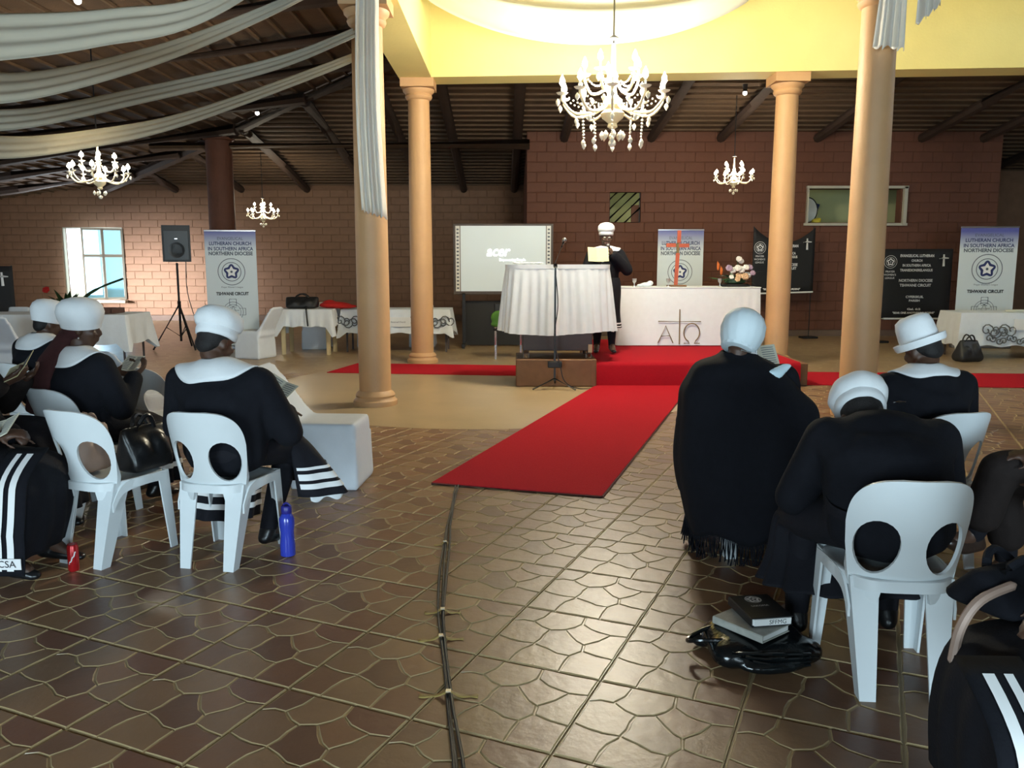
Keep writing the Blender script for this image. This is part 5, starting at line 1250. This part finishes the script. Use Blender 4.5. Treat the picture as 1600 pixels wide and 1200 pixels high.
RS = spline([(a[1], a[2], a[3]) for a in RG], 4); RZs = spline([(a[0], a[4], 0) for a in RG], 4)
def shawl(u, v):
    i = round(v * (len(RS) - 1)); a = 2 * math.pi * u; c, s = math.cos(a), math.sin(a); e = 2.5; q = (abs(c) ** e + abs(s) ** e) ** (-1 / e)
    xc, rx, ry = RS[i]; z, yc, _ = RZs[i]; f = 1 + .012 * math.sin(a * 9 + 1) * min(1, v * 2.2) + .015 * math.sin(a * 4 + v * 3) * v
    z2 = z + (.02 * math.sin(a * 5) if v > .9 else 0)
    return (xc + rx * q * c * f, yc + ry * q * s * f, z2)
sh = MB().grid(shawl, 110, len(RS), True).build('fringed_shawl', M_black, t, True, None, .008)
mb = MB(); rr = random.Random(5)
for k in range(230):
    u = k / 230; p = shawl(u, 1); q = rr.uniform(-.012, .012); L = rr.uniform(.10, .13)
    mb.tube([p, (p[0] * 1.0 + q, p[1] + q, p[2] - L * .5), (p[0] * .99 + q * 2, p[1] * .99, max(.008, p[2] - L))], .0035, 3)
o = mb.build('shawl_fringe', M_black, t); o['kind'] = 'stuff'
M = head_matrix(P)
MB().grid(lambda u, v: tuple(M @ Vector((.075 * math.sin(2.2 * (u - .5)), .075 * math.cos(2.2 * (u - .5)) + .03, -.085 - .07 * v))), 14, 6).build('lowered_mask', M_mask, t, True, None, .003)
mb = MB(); mb.tube([tuple(M @ Vector(p)) for p in ((.083, -.01, -.01), (.082, .03, -.06), (.07, .06, -.10))], .003, 5); mb.tube([tuple(M @ Vector(p)) for p in ((.03, -.085, -.05), (.07, -.05, -.055), (.085, 0, -.05))], .004, 5); mb.build('mask_loop', M_white_print, t)
b = Blob(.008); b.hull([((.10, -.155, .955), (.05, .012, .012)), ((.17, -.115, .985), (.03, .012, .012)), ((.12, -.165, .935), (.015, .008, .008))]); b.build('pale_scarf_end', M_mask, t, 1)
booklet((1.40, 4.66, .975), (52, 0, 8), .19, .15, M_paper2, 'open hymn book held at the shoulder of the shawled woman', 10)

# --- bowed woman
P = dict(pelvis=(0, .0, .555), chest=(0, .08, .78), neck=(.02, .23, .895), head=(-.005, .36, .885), w=.235, sw=.20, yaw=12, pitch=42,
    armL=((-.285, .22, .60), (-.12, .44, .62), (.4, .9, -.2), (-.4, .2, .9), .6), armR=((.28, .22, .60), (.12, .44, .62), (-.4, .9, -.2), (.4, .2, .9), .6),
    legL=((-.20, .36, .50), (-.235, .30, .10), (-.25, .44, .028)), legR=((.14, .40, .50), (.14, .36, .10), (.15, .50, .028)), hem=.22)
t, j = person('woman bowed far forward in black, white cap, on the near chair', (1.365, 2.90, 0), 85, P, 'beret', hat_tilt=(-8, 14), collar=False)
MB().tube([(.045, .175, .985), (.065, .172, .987), (.095, .185, .985)], [.002, .005, .002], 5).build('hair_clip', M_alu, t)
# --- woman in the bucket hat
P = seated(.10, -.005, .225, .215, head=(.04, .12, 1.06), yaw=12, pitch=24, roll=-6, col=(.125, .20, .12))
person('woman in an upturned white bucket hat and round white collar', (2.10, 4.14, 0), 104, P, 'bucket', hat_tilt=(4, -6))
# --- crossed legs at the right edge
P = seated(.05, 0, .21, .19, pitch=10, armL=((-.27, .12, .66), (-.12, .40, .68), (.2, .9, .0), (-.2, .2, .95), .6), legL=((-.06, .52, .60), (.03, .56, .27), (-.02, .70, .26)), legR=((.10, .42, .49), (.12, .34, .10), (.13, .48, .028)))
CH['white plastic chair under the person with crossed legs at right edge'].location.x = 2.66
t, j = person('person in dark brown with crossed legs at the right frame edge', (2.66, 3.62, 0), 180, P, 'beret', jm=M_brownblack, skirt=None, shoe=M_brownshoe, vox=.012)
b = Blob(.014); b.hull([((0, -.04, .58), (.22, .17, .1)), ((-.06, .50, .62), (.085, .07, .07)), ((.10, .40, .52), .09)]); b.cap((-.06, .52, .60), .085, (.0, .545, .38), .085); b.cap((.10, .42, .50), .09, (.11, .36, .25), .085); b.build('skirt', M_brownblack, t, 3)
booklet((2.28, 3.40, .52), (60, 10, 70), .24, .17, M_paper2, 'pale booklet hanging beside the crossed legs at right', 6)
# --- nearest right person
P = seated(.05, .02, .21, .19, pitch=12, armL=((-.27, .10, .68), (-.16, .36, .70), (.2, .9, .0), (-.2, .2, .95), .5), legL=((-.15, .44, .50), (-.16, .42, .10), (-.17, .56, .028)), legR=((.12, .42, .50), (.12, .40, .10), (.12, .54, .028)), hem=.13, hr=.12)
t, j = person('person in black with a white-striped lettered stole at the lower right corner', (1.66, 1.90, 0), 178, P, 'beret', vox=.012)
o, f = side_stole(t, -1, 'ELCSA', .262, .47, .62, .56, .12)
b = Blob(.008); b.hull([((-.340, .40, .55), (.010, .045, .03)), ((-.366, .45, .44), (.010, .03, .03))]); pa = b.build('letter_patch', M_white_print, o, 1); text('stole_text', 'ELCSA', .06, (-.374, .425, .498), M_ink, o, rot=(90, 65, -90), bold=.002)
bag('handbag', 1.33, 2.14, .585, .24, .22, .12, 'black handbag resting on the lap at the lower right corner', M_black, 25, True, .8)
MB().tube(spline([(1.14, 2.03, .47), (1.155, 2.03, .57), (1.20, 2.03, .645), (1.30, 2.05, .68)], 6), [.004] + [.013] * 17 + [.004], 8).build('bag_strap', M_beigebag, None); tag(bpy.data.objects['bag_strap.001'], 'beige strap looped over the black handbag at the lower right corner', 'strap')

# --- speaker at the pulpit
P = dict(pelvis=(0, 0, .90), chest=(0, .0, 1.20), neck=(0, .015, 1.375), head=(0, .035, 1.53), w=.185, sw=.175, yaw=4, pitch=14, facing=True, col=(.16, .20, .15), cuff=.07,
    armL=((-.28, .06, 1.10), (-.085, .17, 1.30), (.55, .35, .75), (-.8, .5, .0), 1.1), armR=((.26, .06, 1.08), (.13, .22, 1.20), (-.1, .75, .3), (.2, .3, -.9), .5),
    legL=((-.09, .02, .48), (-.10, 0, .10), (-.12, .15, .028)), legR=((.09, .02, .48), (.10, 0, .10), (.12, .15, .028)))
t, j = person('speaker in black with white beret and collar reading from a yellow booklet', (1.24, 11.15, .307), 268, P, 'beret', skirt=None, vox=.008, hat_tilt=(14, 0), hair=False)
sweep_skirt(t, [((0, 0, 1.0), (0, 0, -1), .19, .15), ((0, 0, .85), (0, 0, -1), .21, .17), ((0, 0, .55), (0, 0, -1), .20, .17), ((0, 0, .34), (0, 0, -1), .22, .19)], M_black2, pleat=.015, stripes=[(.86, .89), (.93, .96)])
booklet((1.10, 10.775, 1.605), (70, 0, 6), .27, .19, M_paper, 'yellow programme booklet held up by the speaker', 10)
t = thing('handheld_microphone', 'black handheld microphone at the mouth of the speaker', 'microphone', (1.29, 10.985, 1.62)); t.rotation_euler = (R(20), R(-22), 0)
MB().cyl((0, 0, -.06), (0, 0, .10), .011, .017, 12).build('grip', M_blackmetal, t); MB().ell((0, 0, .122), .026).build('grille', M_greymetal, t)

# ================================================================ SMALL THINGS
t = thing('water_bottle', 'translucent blue water bottle standing on the tiles', 'bottle', (-1.16, 4.14, 0))
MB().lathe([(.030, 0), (.038, .006), (.039, .06), (.035, .10), (.034, .13), (.039, .165), (.039, .20), (.026, .225), (.022, .232)], 28).build('bottle_body', M_bluebottle, t); MB().lathe([(.024, .226), (.027, .23), (.027, .262), (.022, .268), (.01, .268)], 24).build('bottle_cap', M_bluecap, t)
MB().tube(bez((-.02, 0, .262), (0, 0, .30), (.022, 0, .262), 8), .005, 6).build('carry_loop', M_bluecap, t)
t = thing('drink_can', 'small red drink can by the empty chair leg', 'can', (-2.16, 3.93, 0), 20)
MB().lathe([(.022, 0), (.026, .008), (.0265, .12), (.022, .132), (.024, .135)], 24).build('can_body', M_can, t); MB().lathe([(.022, .132), (.023, .135), (.018, .134), (.002, .133)], 24).build('can_lid', M_alu, t)
mb = MB(); mb.tube([(.0272 * math.sin(a), -.0272 * math.cos(a), .04 + .06 * k / 12 + .004 * math.sin(k * 1.3)) for k, a in [(k, -.6 + .1 * k) for k in range(13)]], .003, 5); mb.build('white_script', M_white_print, t)
bag('handbag', -1.93, 4.27, .43, .27, .17, .24, 'black handbag on the empty plastic chair', M_shoe, 67, True, .8)
bag('handbag', -2.19, 4.22, .43, .20, .13, .25, 'beige handbag on the empty plastic chair, seen through its oval opening', M_beigebag, 67, True, .9)
# bag with books
t = thing('vinyl_bag', 'flattened shiny black vinyl bag under the books', 'bag', (.93, 3.02, 0), 10)
b = Blob(.012); b.hull([((-.12, -.06, .05), (.08, .07, .05)), ((.13, -.09, .05), (.08, .06, .05)), ((.12, .12, .06), (.08, .07, .06)), ((-.10, .10, .06), (.07, .06, .055))]); b.ell((.16, -.05, .04), (.09, .09, .045)); b.ell((.02, -.13, .03), (.14, .05, .03)); b.ell((-.15, .12, .03), (.06, .05, .03))
b.build('bag_body', M_vinyl, t, 2)
MB().tube(spline([(-.13, -.03, .09), (-.23, .0, .085), (-.245, .06, .06), (-.18, .09, .08), (-.12, .08, .1)], 6), .009, 8).build('handle', M_vinyl, t)
mb = MB()
for k in range(4): mb.tube(spline([(-.14 + .03 * k, -.11 - .01 * k, .08 - .012 * k), (.0, -.155 - .004 * k, .085 - .018 * k), (.15, -.15, .07 - .014 * k)], 5), .006, 6)
mb.build('fold', M_vinyl, t)
def book(name, loc, rz, w, h, th, m, pm, label, tilt=(0, 0)):
    t = thing(name, label, 'book', loc, 0, 'books on the vinyl bag'); t.rotation_euler = (R(tilt[0]), R(tilt[1]), R(rz))
    MB().box((0, 0, th / 2), (w - .008, h - .006, th - .006), bev=.003).build('page_block', pm, t, False)
    MB().box((0, 0, th), (w, h, .004), bev=.0015).build('front_cover', m, t, False); MB().box((0, 0, 0), (w, h, .004), bev=.0015).build('back_cover', m, t, False); MB().box((-w / 2, 0, th / 2), (.004, h, th), bev=.0015).build('spine', m, t, False)
    return t
book('hymnal', (.92, 3.04, .112), 38, .17, .23, .026, M_greybook, M_whitepaper, 'mottled grey hymnal turned askew under the black hymnal')
t = book('hymnal', (.965, 3.08, .146), 9, .165, .215, .032, M_bible, M_whitepaper, 'black hymnal with white star emblem and taped lower edge', (0, 0))
e = bpy.data.objects.new('cover_emblem', None); 
mb = MB()
for r0, r1 in ((.030, .0325), (.0265, .028)):
    n = 32
    vs = []; fs = []
    for k in range(n):
        a = 2 * math.pi * k / n; vs += [(r0 * math.cos(a), .062 + r0 * math.sin(a), .0348), (r1 * math.cos(a), .062 + r1 * math.sin(a), .0348)]
    for k in range(n): q = (k + 1) % n; fs.append((2 * k, 2 * k + 1, 2 * q + 1, 2 * q))
    mb.add(vs, fs)
mb.build('emblem_ring', M_white_print, t, False)
pts = [((.0235 + .003 * math.cos(5 * a)) * math.sin(a), .062 + (.0235 + .003 * math.cos(5 * a)) * math.cos(a)) for a in [2 * math.pi * k / 40 for k in range(40)]]
MB().add([(x, y, .0346) for x, y in pts], [tuple(range(40))]).build('emblem_field', M_white_print, t, False)
s = star(.021, .010, (0, .062)); MB().add([(x, z, .0349) for x, z in s] + [(0, .062, .0349)], [(k, (k + 1) % 10, 10) for k in range(10)]).build('emblem_star', M_bible, t, False)
s = star(.009, .0045, (0, .062)); MB().add([(x, z, .0352) for x, z in s] + [(0, .062, .0352)], [(k, (k + 1) % 10, 10) for k in range(10)]).build('emblem_star', M_white_print, t, False)
text('title_text', 'SAKOMA', .018, (0, .0, .0348), M_white_print, t, rot=(0, 0, 0))
MB().box((0, -.109, .016), (.150, .004, .026), bev=.002).build('white_tape', M_whitepaper, t, False); text('tape_text', 'SFFMG', .024, (.02, -.1115, .016), M_ink, t, rot=(90, 0, 0), align='CENTER')
# shoe tips of the striped-skirt woman are part of her; cables along the floor
for k, (dx, ph, lab) in enumerate(((0, 0, 'black cable along the floor, straightest of the three'), (.012, 1.4, 'black cable winding along the floor from under the carpet'), (-.012, 3.0, 'black cable on the far side of the taped bundle'))):
    pts = []
    for i in range(30):
        y = 5.47 - i * .125; x = -.365 + .02 * (5.47 - y) * 0 + (-.0) ; 
        xx = [(-.365, 5.47), (-.37, 4.6), (-.34, 4.0), (-.30, 3.4), (-.255, 3.0), (-.21, 2.6), (-.165, 2.3), (-.12, 1.9)]
        for a, b2 in zip(xx, xx[1:]):
            if b2[1] <= y <= a[1]: x = a[0] + (b2[0] - a[0]) * (a[1] - y) / (a[1] - b2[1])
        pts.append((x + dx * (1 + .8 * math.sin(y * 3 + ph)), y, .008 + (.006 if k == 1 else 0)))
    o = MB().tube(pts, .0055, 6).build('floor_cable', M_blackplastic, None); tag(o, lab, 'cable', 'cables taped along the floor')
for k, (x, y, w) in enumerate(((-.222, 2.72, .16), (-.30, 3.42, .12), (-.285, 3.16, .14), (-.36, 4.3, .09))):
    t = thing('tape_strip', ['worn yellow tape across the cables nearest the bottom edge', 'worn yellow tape across the cables below the carpet, third from the bottom', 'worn yellow tape across the cables, second from the bottom', 'worn yellow tape across the cables nearest the carpet'][k], 'tape', (x, y, .002), 3 * k, 'tape strips over the cables')
    mb = MB(); mb.grid(lambda u, v: (w * (u - .5) * 1.3, .022 * (v - .5) * (1 + .3 * math.sin(u * 20)), .019 * math.exp(-((u - .5) * 7) ** 2)), 20, 3); mb.build('tape', M_tape, t, True, None, .001)
    MB().box((0, 0, .021), (.018, .02, .003)).build('silver_scrap', M_silver, t, False)
